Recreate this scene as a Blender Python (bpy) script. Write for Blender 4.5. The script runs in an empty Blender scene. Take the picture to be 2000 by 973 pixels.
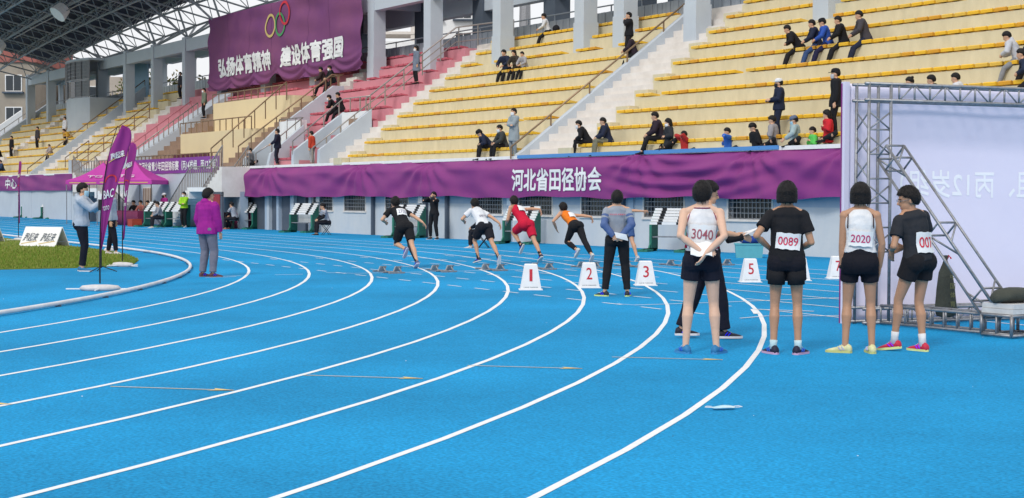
import bpy, bmesh, math, random
from mathutils import Vector, Matrix, noise
random.seed(7)
S = bpy.context.scene
COL = S.collection
rad = math.radians
# ------------------------------------------------------------------ camera, world, sun, exposure
cam = bpy.data.objects.new('camera', bpy.data.cameras.new('camera')); COL.objects.link(cam)
cam.data.sensor_width = 36; cam.data.lens = 2994.58/2000*36; cam.data.clip_end = 3000; cam.data.clip_start = .1
cam.matrix_world = Matrix.Translation((0, 0, 1.5686)) @ Matrix.Rotation(1.05303, 4, 'Z') @ Matrix.Rotation(math.pi/2-0.03434, 4, 'X') @ Matrix.Rotation(0.00308, 4, 'Z')
S.camera = cam
S.render.resolution_x = 1024; S.render.resolution_y = 498
world = bpy.data.worlds.new('World'); S.world = world; world.use_nodes = True
wn_ = world.node_tree.nodes; wl_ = world.node_tree.links; wn_.clear()
sky = wn_.new('ShaderNodeTexSky'); sky.sky_type = 'NISHITA'; sky.sun_disc = False
SUN_EL, SUN_AZ = rad(42), rad(145)
sky.sun_elevation = SUN_EL; sky.sun_rotation = SUN_AZ; sky.air_density = 1.0; sky.dust_density = 6.0
hs = wn_.new('ShaderNodeHueSaturation'); hs.inputs['Saturation'].default_value = .28; hs.inputs['Value'].default_value = 1.0
bg = wn_.new('ShaderNodeBackground'); bg.inputs['Strength'].default_value = .15
wo = wn_.new('ShaderNodeOutputWorld')
mxs = wn_.new('ShaderNodeMix'); mxs.data_type = 'RGBA'; mxs.inputs[0].default_value = .85; mxs.inputs[7].default_value = (6.9, 7.0, 7.2, 1)   # thick white cloud layer over the clear sky
wl_.new(sky.outputs[0], hs.inputs['Color']); wl_.new(hs.outputs[0], mxs.inputs[6]); wl_.new(mxs.outputs[2], bg.inputs['Color']); wl_.new(bg.outputs[0], wo.inputs[0])
sun = bpy.data.objects.new('sun', bpy.data.lights.new('sun', 'SUN')); COL.objects.link(sun)
sun.data.energy = 1.5; sun.data.angle = rad(11); sun.data.color = (1, .97, .93)
sd = Vector((math.sin(SUN_AZ)*math.cos(SUN_EL), math.cos(SUN_AZ)*math.cos(SUN_EL), math.sin(SUN_EL)))
sun.rotation_euler = sd.to_track_quat('Z', 'Y').to_euler(); sun.location = (0, -20, 40)
S.view_settings.view_transform = 'Standard'; S.view_settings.look = 'None'; S.view_settings.exposure = 0.0; S.view_settings.gamma = 1
S.view_settings.use_curve_mapping = False

# ------------------------------------------------------------------ helpers
MC = {}
def mat(name, c, rough=.7, ns=0, na=.12, bump=0, bs=None, metal=0, c2=None, streak=False, spec=.3, coord='Object', emis=None, detail=4):
    if name in MC: return MC[name]
    m = bpy.data.materials.new(name); m.use_nodes = True; nt = m.node_tree; N = nt.nodes; Lk = nt.links
    b = N['Principled BSDF']; b.inputs['Base Color'].default_value = (*c, 1); b.inputs['Roughness'].default_value = rough
    b.inputs['Metallic'].default_value = metal; b.inputs['Specular IOR Level'].default_value = spec
    if ns or bump:
        tc = N.new('ShaderNodeTexCoord'); src = tc.outputs[coord]
        if streak:
            mp = N.new('ShaderNodeMapping'); mp.inputs['Scale'].default_value = streak; Lk.new(src, mp.inputs[0]); src = mp.outputs[0]
    if ns:
        n = N.new('ShaderNodeTexNoise'); n.inputs['Scale'].default_value = ns; n.inputs['Detail'].default_value = detail; n.inputs['Roughness'].default_value = .65
        Lk.new(src, n.inputs['Vector'])
        r = N.new('ShaderNodeMapRange'); r.inputs[1].default_value = .3; r.inputs[2].default_value = .7
        Lk.new(n.outputs[0], r.inputs[0])
        mx = N.new('ShaderNodeMix'); mx.data_type = 'RGBA'
        cc = c2 or tuple(x*(1-na*2) for x in c)
        mx.inputs[6].default_value = (*c, 1); mx.inputs[7].default_value = (*cc, 1)
        Lk.new(r.outputs[0], mx.inputs[0]); Lk.new(mx.outputs[2], b.inputs['Base Color'])
    if bump:
        n2 = N.new('ShaderNodeTexNoise'); n2.inputs['Scale'].default_value = bs or ns*4; n2.inputs['Detail'].default_value = 3
        Lk.new(tc.outputs[coord], n2.inputs['Vector'])
        bm_ = N.new('ShaderNodeBump'); bm_.inputs['Strength'].default_value = bump; bm_.inputs['Distance'].default_value = .02
        Lk.new(n2.outputs[0], bm_.inputs['Height']); Lk.new(bm_.outputs[0], b.inputs['Normal'])
    MC[name] = m; return m
def cloth(c, rough=.85):
    k = 'fabric_%02d_%02d_%02d' % tuple(int(x*99) for x in c)
    return mat(k, c, rough, ns=9, na=.10, bump=.35, bs=22, spec=.2)
class B:
    def __init__(s): s.v = []; s.f = []; s.m = []
    def add(s, vs, fs, mi=0):
        o = len(s.v); s.v += [tuple(p) for p in vs]; s.f += [tuple(i+o for i in f) for f in fs]; s.m += [mi]*len(fs)
    def box(s, x0, x1, y0, y1, z0, z1, mi=0):
        s.add([(x0,y0,z0),(x1,y0,z0),(x1,y1,z0),(x0,y1,z0),(x0,y0,z1),(x1,y0,z1),(x1,y1,z1),(x0,y1,z1)],
              [(0,3,2,1),(4,5,6,7),(0,1,5,4),(1,2,6,5),(2,3,7,6),(3,0,4,7)], mi); return s
    def tube(s, path, r, n=6, mi=0, flat=1, cap=True):
        path = [Vector(p) for p in path]; k = len(path)
        if not hasattr(r, '__len__'): r = [r]*k
        o = len(s.v); prev = None
        for i, p in enumerate(path):
            t = (path[min(i+1,k-1)]-path[max(i-1,0)])
            t = t.normalized() if t.length > 1e-9 else Vector((0,0,1))
            if prev is None:
                a = Vector((0,0,1)) if abs(t.z) < .9 else Vector((0,1,0))
                u = t.cross(a).normalized()
            else: u = (prev - t*prev.dot(t)).normalized()
            w = t.cross(u); prev = u
            for j in range(n):
                an = 2*math.pi*(j+.5)/n; s.v.append(tuple(p+(u*math.cos(an)+w*math.sin(an)*flat)*r[i]))
        for i in range(k-1):
            for j in range(n):
                a = o+i*n+j; b = o+i*n+(j+1)%n
                s.f.append((a, b, b+n, a+n)); s.m.append(mi)
        if cap:
            s.f.append(tuple(o+j for j in range(n))[::-1]); s.m.append(mi)
            s.f.append(tuple(o+(k-1)*n+j for j in range(n))); s.m.append(mi)
        return s
    def loft(s, rings, mi=0, cap=True):
        n = len(rings[0]); o = len(s.v)
        for r in rings: s.v += [tuple(p) for p in r]
        for i in range(len(rings)-1):
            for j in range(n):
                a = o+i*n+j; b = o+i*n+(j+1)%n
                s.f.append((a, b, b+n, a+n)); s.m.append(mi)
        if cap:
            s.f.append(tuple(o+j for j in range(n))[::-1]); s.m.append(mi)
            s.f.append(tuple(o+(len(rings)-1)*n+j for j in range(n))); s.m.append(mi)
        return s
    def prism(s, poly, x0, x1, mi=0):      # polygon in (y,z), extruded along x
        n = len(poly); o = len(s.v)
        s.v += [(x0, y, z) for y, z in poly]+[(x1, y, z) for y, z in poly]
        s.f.append(tuple(range(o, o+n))); s.f.append(tuple(range(o+n, o+2*n))[::-1]); s.m += [mi]*2
        for i in range(n):
            j = (i+1) % n; s.f.append((o+j, o+i, o+n+i, o+n+j)); s.m.append(mi)
        return s
    def ell(s, c, rx, ry, rz, R=None, n=12, k=8, mi=0):
        c = Vector(c); vs = []; fs = []
        for i in range(1, k):
            th = math.pi*i/k
            for j in range(n):
                ph = 2*math.pi*j/n
                q = Vector((rx*math.sin(th)*math.cos(ph), ry*math.sin(th)*math.sin(ph), rz*math.cos(th)))
                vs.append(c+(R @ q if R else q))
        top = c+(R @ Vector((0,0,rz)) if R else Vector((0,0,rz))); bot = c-(R @ Vector((0,0,rz)) if R else Vector((0,0,rz)))
        vs += [top, bot]; T = len(vs)-2
        for j in range(n):
            fs.append((T, j, (j+1) % n)); fs.append((T+1, (k-2)*n+(j+1) % n, (k-2)*n+j))
            for i in range(k-2): fs.append((i*n+j, (i+1)*n+j, (i+1)*n+(j+1) % n, i*n+(j+1) % n))
        s.add(vs, fs, mi); return s
    def mesh(s, name, mats, smooth=False):
        me = bpy.data.meshes.new(name); me.from_pydata(s.v, [], s.f)
        for m in (mats if isinstance(mats, (list, tuple)) else [mats]): me.materials.append(m)
        me.polygons.foreach_set('material_index', s.m)
        if smooth: me.polygons.foreach_set('use_smooth', [True]*len(s.f))
        me.update(); return me
    def build(s, name, mats, parent=None, loc=None, rz=None, smooth=False):
        return link(name, s.mesh(name, mats, smooth), parent, loc, rz)
def link(name, me, parent=None, loc=None, rz=None):
    o = bpy.data.objects.new(name, me); COL.objects.link(o)
    if parent: o.parent = parent
    if loc is not None: o.location = loc
    if rz is not None: o.rotation_euler = (0, 0, rz)
    return o
def tag(o, label=None, cat=None, group=None, kind=None):
    if label: o['label'] = label
    if cat: o['category'] = cat
    if group: o['group'] = group
    if kind: o['kind'] = kind
    return o
def empty(name, loc=(0,0,0), rz=0, **k):
    o = bpy.data.objects.new(name, None); COL.objects.link(o); o.location = loc; o.rotation_euler = (0, 0, rz); o.empty_display_size = .1
    return tag(o, **k)
def dup(root, loc, rz, label=None, group=None):
    r = root.copy(); COL.objects.link(r); r.location = loc; r.rotation_euler = (0, 0, rz)
    if label: r['label'] = label
    if group: r['group'] = group
    for ch in list(root.children):
        c = ch.copy(); COL.objects.link(c); c.parent = r
        for g in list(ch.children):
            d = g.copy(); COL.objects.link(d); d.parent = c
    return r
# text: built-in font, turned into mesh, scaled to a w x h box centred on 0
TC = {}
def text2d(txt, w, h, bold=0.0, sub=0):
    key = (txt, bold)
    if key not in TC:
        cu = bpy.data.curves.new('t', 'FONT'); cu.body = txt; cu.size = 1; cu.resolution_u = 3; cu.offset = bold; cu.fill_mode = 'FRONT'
        ob = bpy.data.objects.new('t', cu); COL.objects.link(ob)
        dg = bpy.context.evaluated_depsgraph_get(); me = bpy.data.meshes.new_from_object(ob.evaluated_get(dg))
        v = [(p.co.x, p.co.y) for p in me.vertices]; f = [tuple(p.vertices) for p in me.polygons]
        bpy.data.objects.remove(ob); bpy.data.curves.remove(cu); bpy.data.meshes.remove(me)
        TC[key] = (v, f)
    v, f = TC[key]
    if not v: return [], []
    x0 = min(p[0] for p in v); x1 = max(p[0] for p in v); y0 = min(p[1] for p in v); y1 = max(p[1] for p in v)
    V = [((p[0]-(x0+x1)/2)/(x1-x0)*w, (p[1]-(y0+y1)/2)/(y1-y0)*h) for p in v]
    F = f
    if sub:
        bm = bmesh.new(); vv = [bm.verts.new((x, y, 0)) for x, y in V]
        for q in F:
            try: bm.faces.new([vv[i] for i in q])
            except ValueError: pass
        bmesh.ops.triangulate(bm, faces=bm.faces[:])
        for it in range(7):
            es = [e for e in bm.edges if e.calc_length() > sub]
            if not es: break
            bmesh.ops.subdivide_edges(bm, edges=es, cuts=1)
            bmesh.ops.triangulate(bm, faces=bm.faces[:])
        bm.verts.index_update()
        V = [(p.co.x, p.co.y) for p in bm.verts]; F = [tuple(q.index for q in fc.verts) for fc in bm.faces]; bm.free()
    return V, F
def text_on(name, txt, w, h, fn, m, parent, bold=0.0, sub=0, flip=False):
    V, F = text2d(txt, w, h, min(bold, .006), sub); b = B()
    sh = [(0, 0)] if bold < .02 else [(-1, -.6), (1, -.6), (0, .9), (0, 0)]
    for i, (dx, dy) in enumerate(sh):
        d = h*bold*.55; vs = [Vector(fn((-x if flip else x)+dx*d, y+dy*d)) for x, y in V]
        b.add([(p.x, p.y-.0025*i, p.z) for p in vs], F)
    return b.build(name, m, parent)

# ------------------------------------------------------------------ materials
m_track = mat('blue_rubber_track', (.006, .228, .475), .9, ns=260, na=.10, bump=.22, bs=300, spec=.12, c2=(.016, .30, .60), detail=3)
def track_grain(m):
    nt = m.node_tree; N = nt.nodes; L = nt.links; b = N['Principled BSDF']; src = b.inputs['Base Color'].links[0].from_socket
    tc = N.new('ShaderNodeTexCoord')
    def nz(sc, d, lo, hi, a, c, s0):
        n = N.new('ShaderNodeTexNoise'); n.inputs['Scale'].default_value = sc; n.inputs['Detail'].default_value = d; L.new(tc.outputs['Object'], n.inputs[0])
        r = N.new('ShaderNodeMapRange'); r.inputs[1].default_value = lo; r.inputs[2].default_value = hi; r.inputs[3].default_value = a; r.inputs[4].default_value = c; L.new(n.outputs[0], r.inputs[0])
        x = N.new('ShaderNodeMix'); x.data_type = 'RGBA'; x.blend_type = 'MULTIPLY'; x.inputs[0].default_value = 1; L.new(s0, x.inputs[6]); L.new(r.outputs[0], x.inputs[7]); return x.outputs[2]
    o = nz(.35, 9, .35, .65, .84, 1.10, src); o = nz(38, 5, .38, .62, .80, 1.16, o); o = nz(7, 6, .3, .7, .93, 1.06, o); L.new(o, b.inputs['Base Color'])
track_grain(m_track)
m_line = mat('white_line_paint', (.8, .8, .8), .7, ns=9, c2=(.66, .71, .74), detail=10)
m_yel = mat('yellow_line_paint', (.78, .58, .22), .7, ns=30, na=.15)
m_terr = mat('pale_yellow_concrete', (.67, .60, .42), .85, ns=1.6, c2=(.56, .50, .34), bump=.2, bs=25, streak=(1.6, 1, .55), detail=8)
m_pink = mat('pink_painted_concrete', (.62, .25, .29), .8, ns=1.2, c2=(.54, .22, .26), bump=.2, bs=25, detail=8)
m_step = mat('white_marble_step', (.74, .70, .66), .7, ns=1.5, c2=(.60, .55, .50), bump=.1, bs=20, detail=8)
m_brick = mat('brown_step_tile', (.33, .22, .15), .8, ns=3, c2=(.24, .16, .12), bump=.2, bs=15)
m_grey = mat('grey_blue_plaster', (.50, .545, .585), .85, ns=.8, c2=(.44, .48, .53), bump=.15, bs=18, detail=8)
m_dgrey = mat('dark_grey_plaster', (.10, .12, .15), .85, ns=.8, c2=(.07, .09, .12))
m_steel = mat('brushed_steel', (.42, .38, .35), .35, ns=4, na=.1, metal=.7)
m_galv = mat('galvanised_steel', (.33, .35, .38), .45, ns=18, c2=(.22, .21, .21), metal=.6, bump=.1, bs=40)
m_seat = [mat('yellow_plastic_seat', (.82, .50, .035), .5, ns=5, c2=(.76, .43, .03)), mat('sunfaded_yellow_seat', (.76, .50, .09), .55, ns=5, c2=(.68, .42, .06)), mat('orange_yellow_seat', (.70, .36, .03), .5, ns=5, c2=(.6, .28, .03))]
m_pseat = mat('pink_plastic_seat', (.55, .12, .16), .5, ns=5, na=.1)
m_purple = mat('purple_banner_cloth', (.20, .030, .18), .6, ns=.5, c2=(.25, .042, .19), bump=.15, bs=12, spec=.25)
m_purple2 = mat('faded_purple_banner_cloth', (.160, .050, .155), .8, ns=.35, c2=(.21, .070, .155), bump=.15, bs=10, spec=.2)
m_mag = mat('magenta_tent_cloth', (.50, .055, .36), .7, ns=1, na=.08)
m_white = mat('white_paint', (.8, .8, .8), .6, ns=6, na=.05)
m_red = mat('red_print', (.55, .03, .05), .6, ns=20, na=.05)
m_blk = mat('black_plastic', (.012, .012, .014), .5, ns=10, na=.1)
m_green = mat('green_hurdle_paint', (.02, .19, .13), .5, ns=8, c2=(.03, .14, .10))
m_teal = mat('teal_plastic', (.12, .42, .47), .5, ns=8, na=.05)
m_glass = mat('dark_window_glass', (.03, .04, .05), .15, ns=1, na=.1, spec=.5)
m_lav = mat('lavender_backdrop_cloth', (.78, .74, .88), .8, ns=1.2, c2=(.75, .71, .86), bump=.1, bs=6)
m_lav2 = mat('pale_backdrop_print', (.93, .93, .97), .8, ns=1.2, na=.03)
m_navy = mat('navy_roof_sheet', (.018, .024, .055), .7, ns=2, na=.2)
m_truss = mat('grey_truss_tube', (.30, .33, .36), .5, ns=5, na=.15, metal=.3)

# ------------------------------------------------------------------ ground, track
CX, CY, R0, LW = -43.376, -24.504, 36.60, 1.22
Y0 = 12.38                                   # inner line of the straight with its chute
gm = mat('grey_paving', (.22, .22, .22), .9, ns=.4, na=.15)
g = B(); g.add([(-900,-700,-.012),(500,-700,-.012),(500,700,-.012),(-900,700,-.012)], [(0,1,2,3)]); tag(g.build('ground', gm), kind='structure')
TR = empty('track', kind='structure', label=None)
g = B(); g.add([(-190,-110,0),(60,-110,0),(60,34,0),(-190,34,0)], [(0,1,2,3)]); g.build('track_surface', m_track, TR)
def ribbon(pts, w, z, name, m, par=TR):
    b = B(); k = len(pts); P = [Vector((p[0], p[1])) for p in pts]; vs = []
    for i, p in enumerate(P):
        t = (P[min(i+1,k-1)]-P[max(i-1,0)]).normalized(); nrm = Vector((-t.y, t.x))*w/2
        vs += [(p.x-nrm.x, p.y-nrm.y, z), (p.x+nrm.x, p.y+nrm.y, z)]
    b.add(vs, [(2*i, 2*i+2, 2*i+3, 2*i+1) for i in range(k-1)]); return b.build(name, m, par)
def lanepath(r):
    return [(-180, CY+r)]+[(x, CY+r) for x in range(-160, int(CX), 8)]+[(CX+r*math.cos(a), CY+r*math.sin(a)) for a in [math.pi/2-math.pi*i/90 for i in range(91)]]+[(-120, CY-r)]
for k in range(1, 9): ribbon(lanepath(R0+LW*k), .057, .002+.0001*k, 'lane_line', m_line)
RO = R0+LW*8
dm = B(); dm.add([(-.25,-.025,0),(.25,-.025,0),(.25,.025,0),(-.25,.025,0)], [(0,1,2,3)]); dm = dm.mesh('lane_dash', m_line)
for k in range(9):
    y = Y0+LW*k; xr = CX+math.sqrt(max(60, RO**2-(y-CY)**2))
    x = -36.02
    while x+.5 < xr-.3:
        link('lane_dash', dm, TR, (x+.25, y, .0036)); x += 1.0
    if k > 0: ribbon([(xr+.1, y), (-4, y)], .05, .0044, 'chute_line', m_line)
for pts in ([(-28.98,12.15),(-28.45,12.55),(-28.36,13.4),(-28.36,22.1)], [(-18.68,12.4),(-18.34,12.49),(-18.25,13.8),(-18.2,22.1)], [(-15.72,12.35),(-15.86,12.9),(-15.5,13.6),(-15.3,15.9)]):
    ribbon(pts, .045, .0052, 'start_line', m_line)
for a, b_ in (((-16.2,13.0),(-16.9,13.5)), ((-16.9,13.5),(-16.2,14.0)), ((-15.6,14.6),(-16.5,15.1))): ribbon([a, b_], .07, .006, 'paint_mark', m_line)
for y in (9.6, 10.9): ribbon([(-28.6, y), (-28.6, y+.6)], .04, .0052, 'paint_mark', m_line)
ribbon([(-28.2,9.35),(-28.3,10.0)], .04, .0052, 'paint_mark', m_line)
for i, y in enumerate((1.45, 3.34, 5.03, 6.65, 8.25)):
    xa, ya, xb, yb = -12.5, y, -11.78, y+.80
    if i == 0: ya, yb = 1.65, 2.4
    ribbon([(xa, ya), (xb, yb)], .030, .0034, 'arrow_mark', m_yel); ribbon([(xa+.01, ya+.012), (xb-.02, yb-.02)], .013, .0042, 'arrow_mark', m_line)
    d = Vector((xb-xa, yb-ya)).normalized(); n_ = Vector((-d.y, d.x)); t = Vector((xb, yb)); h = t-d*.20
    q = B(); q.add([(t.x,t.y,.005),(h.x+n_.x*.075,h.y+n_.y*.075,.005),(h.x+d.x*.04,h.y+d.y*.04,.005),(h.x-n_.x*.075,h.y-n_.y*.075,.005)], [(0,1,2,3)]); q.build('arrow_head', m_yel, TR)
q = B(); rr_ = random.Random(5)
for i in range(260):
    x, y = rr_.uniform(-34, -3), rr_.uniform(0, 22); a = rr_.random()*6.28; w = rr_.uniform(.004, .011)
    q.add([(x+w*math.cos(a+t), y+w*math.sin(a+t)*.7, .013+.002*math.sin(t)) for t in (0, 1.5, 3.1, 4.6)], [(0,1,2,3)], rr_.randrange(2))
tag(q.build('litter_flakes', [m_line, m_blk], TR), kind='stuff')
# raised white kerb pipe of the infield
m_pipe = mat('white_kerb_pipe', (.78, .77, .78), .6, ns=3, c2=(.62, .60, .62), bump=.1)
kp = lanepath(R0)
kerb = B(); kerb.tube([(x, y, .045) for x, y in kp], .032, 8); kerb = kerb.build('track_kerb', m_pipe, smooth=True); tag(kerb, kind='structure')
q = B()
for i in range(60):
    a = math.pi/2-math.pi*i/60; x, y = CX+(R0)*math.cos(a), CY+R0*math.sin(a); q.box(x-.04, x+.04, y-.04, y+.04, 0, .02)
q.build('kerb_foot', m_dgrey, kerb)
# infield grass: base sheet with many blades
gp = [(-33.15,-60),(-33.15,8.3),(-33.6,9.1),(-34.6,9.8),(-36.5,10.45),(-40,11.1),(-44,11.38),(-50,11.45),(-150,11.45),(-150,-60)]
m_gb = mat('infield_turf', (.12, .17, .015), .95, ns=.7, c2=(.17, .20, .03), bump=.5, bs=40, detail=8)
q = B(); q.add([(x, y, .02) for x, y in gp]+[(x, y, 0) for x, y in gp], [tuple(range(10))[::-1]]+[(i, (i+1) % 10, (i+1) % 10+10, i+10) for i in range(10)]); tag(q.build('infield', m_gb), kind='structure')
def inside(x, y):
    if x > -33.2 or y > 11.4: return False
    if x > -44 and y > 8.3:
        pts = gp[1:7]
        for (xa, ya), (xb, yb) in zip(pts, pts[1:]):
            if xb <= x <= xa: return y < ya+(yb-ya)*(x-xa)/(xb-xa)
    return True
q = B()
for i in range(26000):
    x = -33.15-abs(random.gauss(0, 1))*9; y = 11.4-random.random()*(5.5+.12*(-33-x))
    if not inside(x, y): continue
    a = random.random()*6.28; h = .03+random.random()*.035; dx, dy = math.cos(a)*.014, math.sin(a)*.014
    q.add([(x-dx,y-dy,.018),(x+dx,y+dy,.018),(x+random.uniform(-.02,.02),y+random.uniform(-.02,.02),.02+h)], [(0,1,2)], random.randrange(2))
tag(q.build('grass', [mat('grass_blade', (.12, .21, .02), .8), mat('dry_grass_blade', (.22, .25, .05), .8)]), 'short green and yellowish turf of the infield inside the white kerb', 'grass', kind='stuff')

# ------------------------------------------------------------------ grandstand frame: s along the wall, n into the stand, z up
BETA = math.atan(.052); OX, OY = -31.0, 27.0
cb, sb = math.cos(BETA), math.sin(BETA)
def W(s, n, z=0): return Vector((OX+s*cb-n*sb, OY+s*sb+n*cb, z))
def nk(k): return .24+.78*(k-1)
def zk(k): return 3.15+.571*(k-1)            # tread (seat base) height of row k
G = empty('grandstand', (OX, OY, 0), BETA, label='long open grandstand of yellow and pink concrete rows with grey columns behind the track', cat='grandstand')
ZF = 2.9
def terrace(s0, s1, k0=1, k1=10, m=m_terr, back=8.05, zb=None):
    n0 = nk(k0); pr = [(n0, 0 if zb is None else zb), (n0, zk(k0))]
    for k in range(k0, k1): pr += [(nk(k+1), zk(k)), (nk(k+1), zk(k+1))]
    pr += [(back, zk(k1)), (back, 0 if zb is None else zb)]
    return B().prism(pr, s0, s1).build('terrace', m, G)
T_R = terrace(-11.5, 20, 1, 11, back=9); T_M = terrace(-28.2, -14.88); T_L = terrace(-72.7, -66.7); T_LL = terrace(-99.5, -75.6)
T_P1 = terrace(-35.7, -33.0, m=m_pink); T_P2 = terrace(-38.5, -35.702, 4, 10, m=m_pink); T_P3 = terrace(-32.998, -30.35, 4, 10, m=m_pink)
T_P4 = terrace(-64.2, -56.55, m=m_pink); T_P5 = terrace(-56.548, -39.9, 8, 10, m=m_pink)
# joints and small stub steps at the ends of rows
stub = B().box(0, .75, -.36, 0, 0, .285).mesh('row_end_step', m_terr)
for k in range(1, 11):
    link('row_end_step', stub, T_R, (-12.25+.2, nk(k)-.02, zk(k)-.571+.01 if k > 1 else ZF-.03)); link('row_end_step', stub, T_M, (-28.75, nk(k)-.02, zk(k)-.571+.01 if k > 1 else ZF-.03))
# walkway slab
B().box(-41, 20, 0, .3, 2.62, ZF).build('walkway', m_step, G)
B().box(-100, -64.2, 0, .3, 2.62, ZF).build('walkway', m_step, G)
def steps(s0, s1, n0, z0, n1, z1, cnt, m, name='aisle_steps', base=0):
    pr = [(n0, base)]; dn = (n1-n0)/cnt; dz = (z1-z0)/cnt
    for i in range(cnt): pr += [(n0+dn*i, z0+dz*(i)), (n0+dn*i, z0+dz*(i+1))]
    pr += [(n1, z1), (n1, base)]
    return B().prism(pr, s0, s1).build(name, m, G)
N1, Z1 = nk(10), zk(10)
steps(-14.62, -11.502, .45, ZF, N1+1.0, Z1+.15, 20, m_step)
steps(-30.35, -28.202, .45, ZF, N1+1.0, Z1+.15, 20, m_step)
steps(-75.32, -72.702, .45, ZF, N1+1.0, Z1+.15, 20, m_step)
steps(-66.698, -64.202, .45, ZF, N1+1.0, Z1+.15, 20, m_step)
steps(-89.5, -88.4, .02, ZF+.15, N1+.4, Z1+.25, 20, m_step)
steps(-39.88, -38.72, 4.5, 6.3, N1+.6, Z1+.1, 9, m_step)
steps(-54.6, -51.5, 0, 2.75, 6.2, 7.3, 17, m_brick, 'vip_steps'); steps(-41.4, -38.72, 0, 2.9, 4.5, 6.25, 13, m_brick, 'vip_steps')
def swall(s0, s1, pts, name='stair_wall', m=m_grey):   # sloping wall: pts (n, ztop)
    return B().prism([(pts[0][0], 0)]+pts+[(pts[-1][0], 0)], s0, s1).build(name, m, G)
swall(-14.88, -14.62, [(-.02, 3.02), (.15, 3.1), (1.88, 4.36), (8.1, 8.86)])
swall(-75.6, -75.32, [(-.02, 3.1), (8.1, 9.3)])
swall(-66.7, -66.2, [(-.03, 3.75), (.5, 3.75), (1.0, 3.2)], m=m_grey)
swall(-56.55, -54.6, [(-.02, 3.55), (6, 7.6)])
swall(-38.72, -38.5, [(-.02, 3.3), (1.6, 4.75), (4.65, 6.95), (5.2, 6.95)])
swall(-100.2, -99.5, [(-.02, 3.4), (8.1, 9.2)])
# vomitories
swall(-35.95, -35.705, [(-.02, 3.05), (.1, 3.5), (1.75, 4.85)])
swall(-33.25, -33.002, [(-.02, 3.05), (0, 3.55), (2.5, 5.35)])
swall(-30.6, -30.352, [(-.02, 3.05), (0, 3.55), (2.5, 5.35)])
B().box(-38.5, -35.95, 1.75, 2.0, 2.9, 5.1).build('vomitory_back_wall', m_white, G)
B().box(-33.0, -30.6, 2.35, 2.55, 2.9, 5.3).build('vomitory_back_wall', m_white, G)
B().box(-32.2, -31.3, 2.30, 2.35, 3.3, 5.0).build('vomitory_door', m_brick, G)
# VIP tiers
m_vip = mat('cream_yellow_render', (.72, .59, .36), .85, ns=.7, c2=(.66, .54, .34), bump=.1, bs=20, detail=8)
def rbox(s0, s1, n0, n1, z0, z1, r, name, m):
    pts = []
    for cx, a0 in ((s0+r, 180), (s1-r, 270)):
        for i in range(7):
            a = rad(a0+90*i/6); pts.append((cx+r*math.cos(a), n0+r+r*math.sin(a)))
    pts += [(s1, n1), (s0, n1)]; n = len(pts); b = B()
    b.add([(x, y, z0) for x, y in pts]+[(x, y, z1) for x, y in pts], [tuple(range(n))[::-1], tuple(range(n, 2*n))]+[(i, (i+1) % n, (i+1) % n+n, i+n) for i in range(n)])
    return b.build(name, m, G)
B().box(-55, -41.4, 0, 1.6, 2.5, 2.75).build('vip_floor', m_step, G)
rbox(-51.5, -41.402, 1.5, 3.3, 0, 4.9, .5, 'vip_parapet', m_vip); rbox(-51.5, -41.404, 3.3, 6.0, 0, 6.62, .8, 'vip_parapet', m_vip)
for i in range(7): B().box(-50.8+i*.75, -50.2+i*.75, 1.0, 1.06, 3.15, 3.75).build('vip_chair_back', mat('maroon_seat', (.10, .02, .04), .6), G)
# columns, beams, back wall
CS = [-99.3, -93.3, -87.2, -80.6, -74.5, -68.9, -63.1, -57.2, -50.7, -44.3, -37.6, -32.0, -26.0, -19.9, -17.3, -13.05, -6.5, .2, 6.8]
for i, s in enumerate(CS):
    h = 12.6 if s > -38 else 11.5; b = .32 if s > -58 else .26
    c = B(); c.box(s-b, s+b, 6.2, 6.85, 3, h); c.build('column', m_grey, G)
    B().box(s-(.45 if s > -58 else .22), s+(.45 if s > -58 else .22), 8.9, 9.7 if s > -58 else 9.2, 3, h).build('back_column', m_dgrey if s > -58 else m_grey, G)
    if h > 12: B().box(s-b-.03, s+b+.03, 6.17, 6.88, 6.9, 8.4).build('column_base', m_grey, G)
    B().box(s-.18, s+.18, 6.85, 8.9, 10.75, 11.3).build('cross_beam', m_grey, G)
for a, c in zip(CS, CS[1:]):
    B().box(a+.32, c-.32, 6.25, 6.7, 10.6, 11.35).build('beam', m_grey, G)
    B().box(a+.45, c-.45, 9.0, 9.5, 10.2 if a > -58 else 10.75, 11.2).build('back_beam', m_grey, G)
    if c < -30: B().box(a+.18, c-.18, 6.7, 9.6, 11.36, 11.5).build('walkway_roof', m_grey, G)
m_corr = mat('grey_corrugated_wall', (.30, .33, .37), .8, ns=4, c2=(.24, .27, .31), streak=(3, 1, .2))
for a, c in zip(CS, CS[1:]):
    w = B(); x = a+.02
    hi = 9.0
    while x < c-.02:
        w.box(x, min(x+.24, c-.02), 8.05+(0 if int(x*4) % 2 else .03), 8.2, 8.0, hi); x += .25
    w.build('back_parapet', m_corr if a > -40 else m_grey, G)
def rail(pts, h=0, r=.03, posts=None, name='handrail', mid=(), par=None, base=None, m=None, pr=.022):
    m = m or m_steel; o = B(); P = [Vector(p) for p in pts]; o.tube(P, r, 6); ob = o.build(name, m, par or G, smooth=True)
    for d in mid: B().tube([p-Vector((0,0,d)) for p in P], r*.7, 6).build('middle_rail', m, ob)
    if posts:
        tot = sum((b-a).length for a, b in zip(P, P[1:])); cnt = max(2, round(tot/posts)+1); pm = None
        for i in range(cnt):
            d = tot*i/(cnt-1)*.999; 
            for a, b in zip(P, P[1:]):
                L = (b-a).length
                if d <= L: q = a+(b-a)*(d/L); break
                d -= L
            if pm is None: pm = B().box(-pr, pr, -pr, pr, -h, 0).mesh('rail_post', m)
            link('rail_post', pm, ob, q)
    return ob
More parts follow.
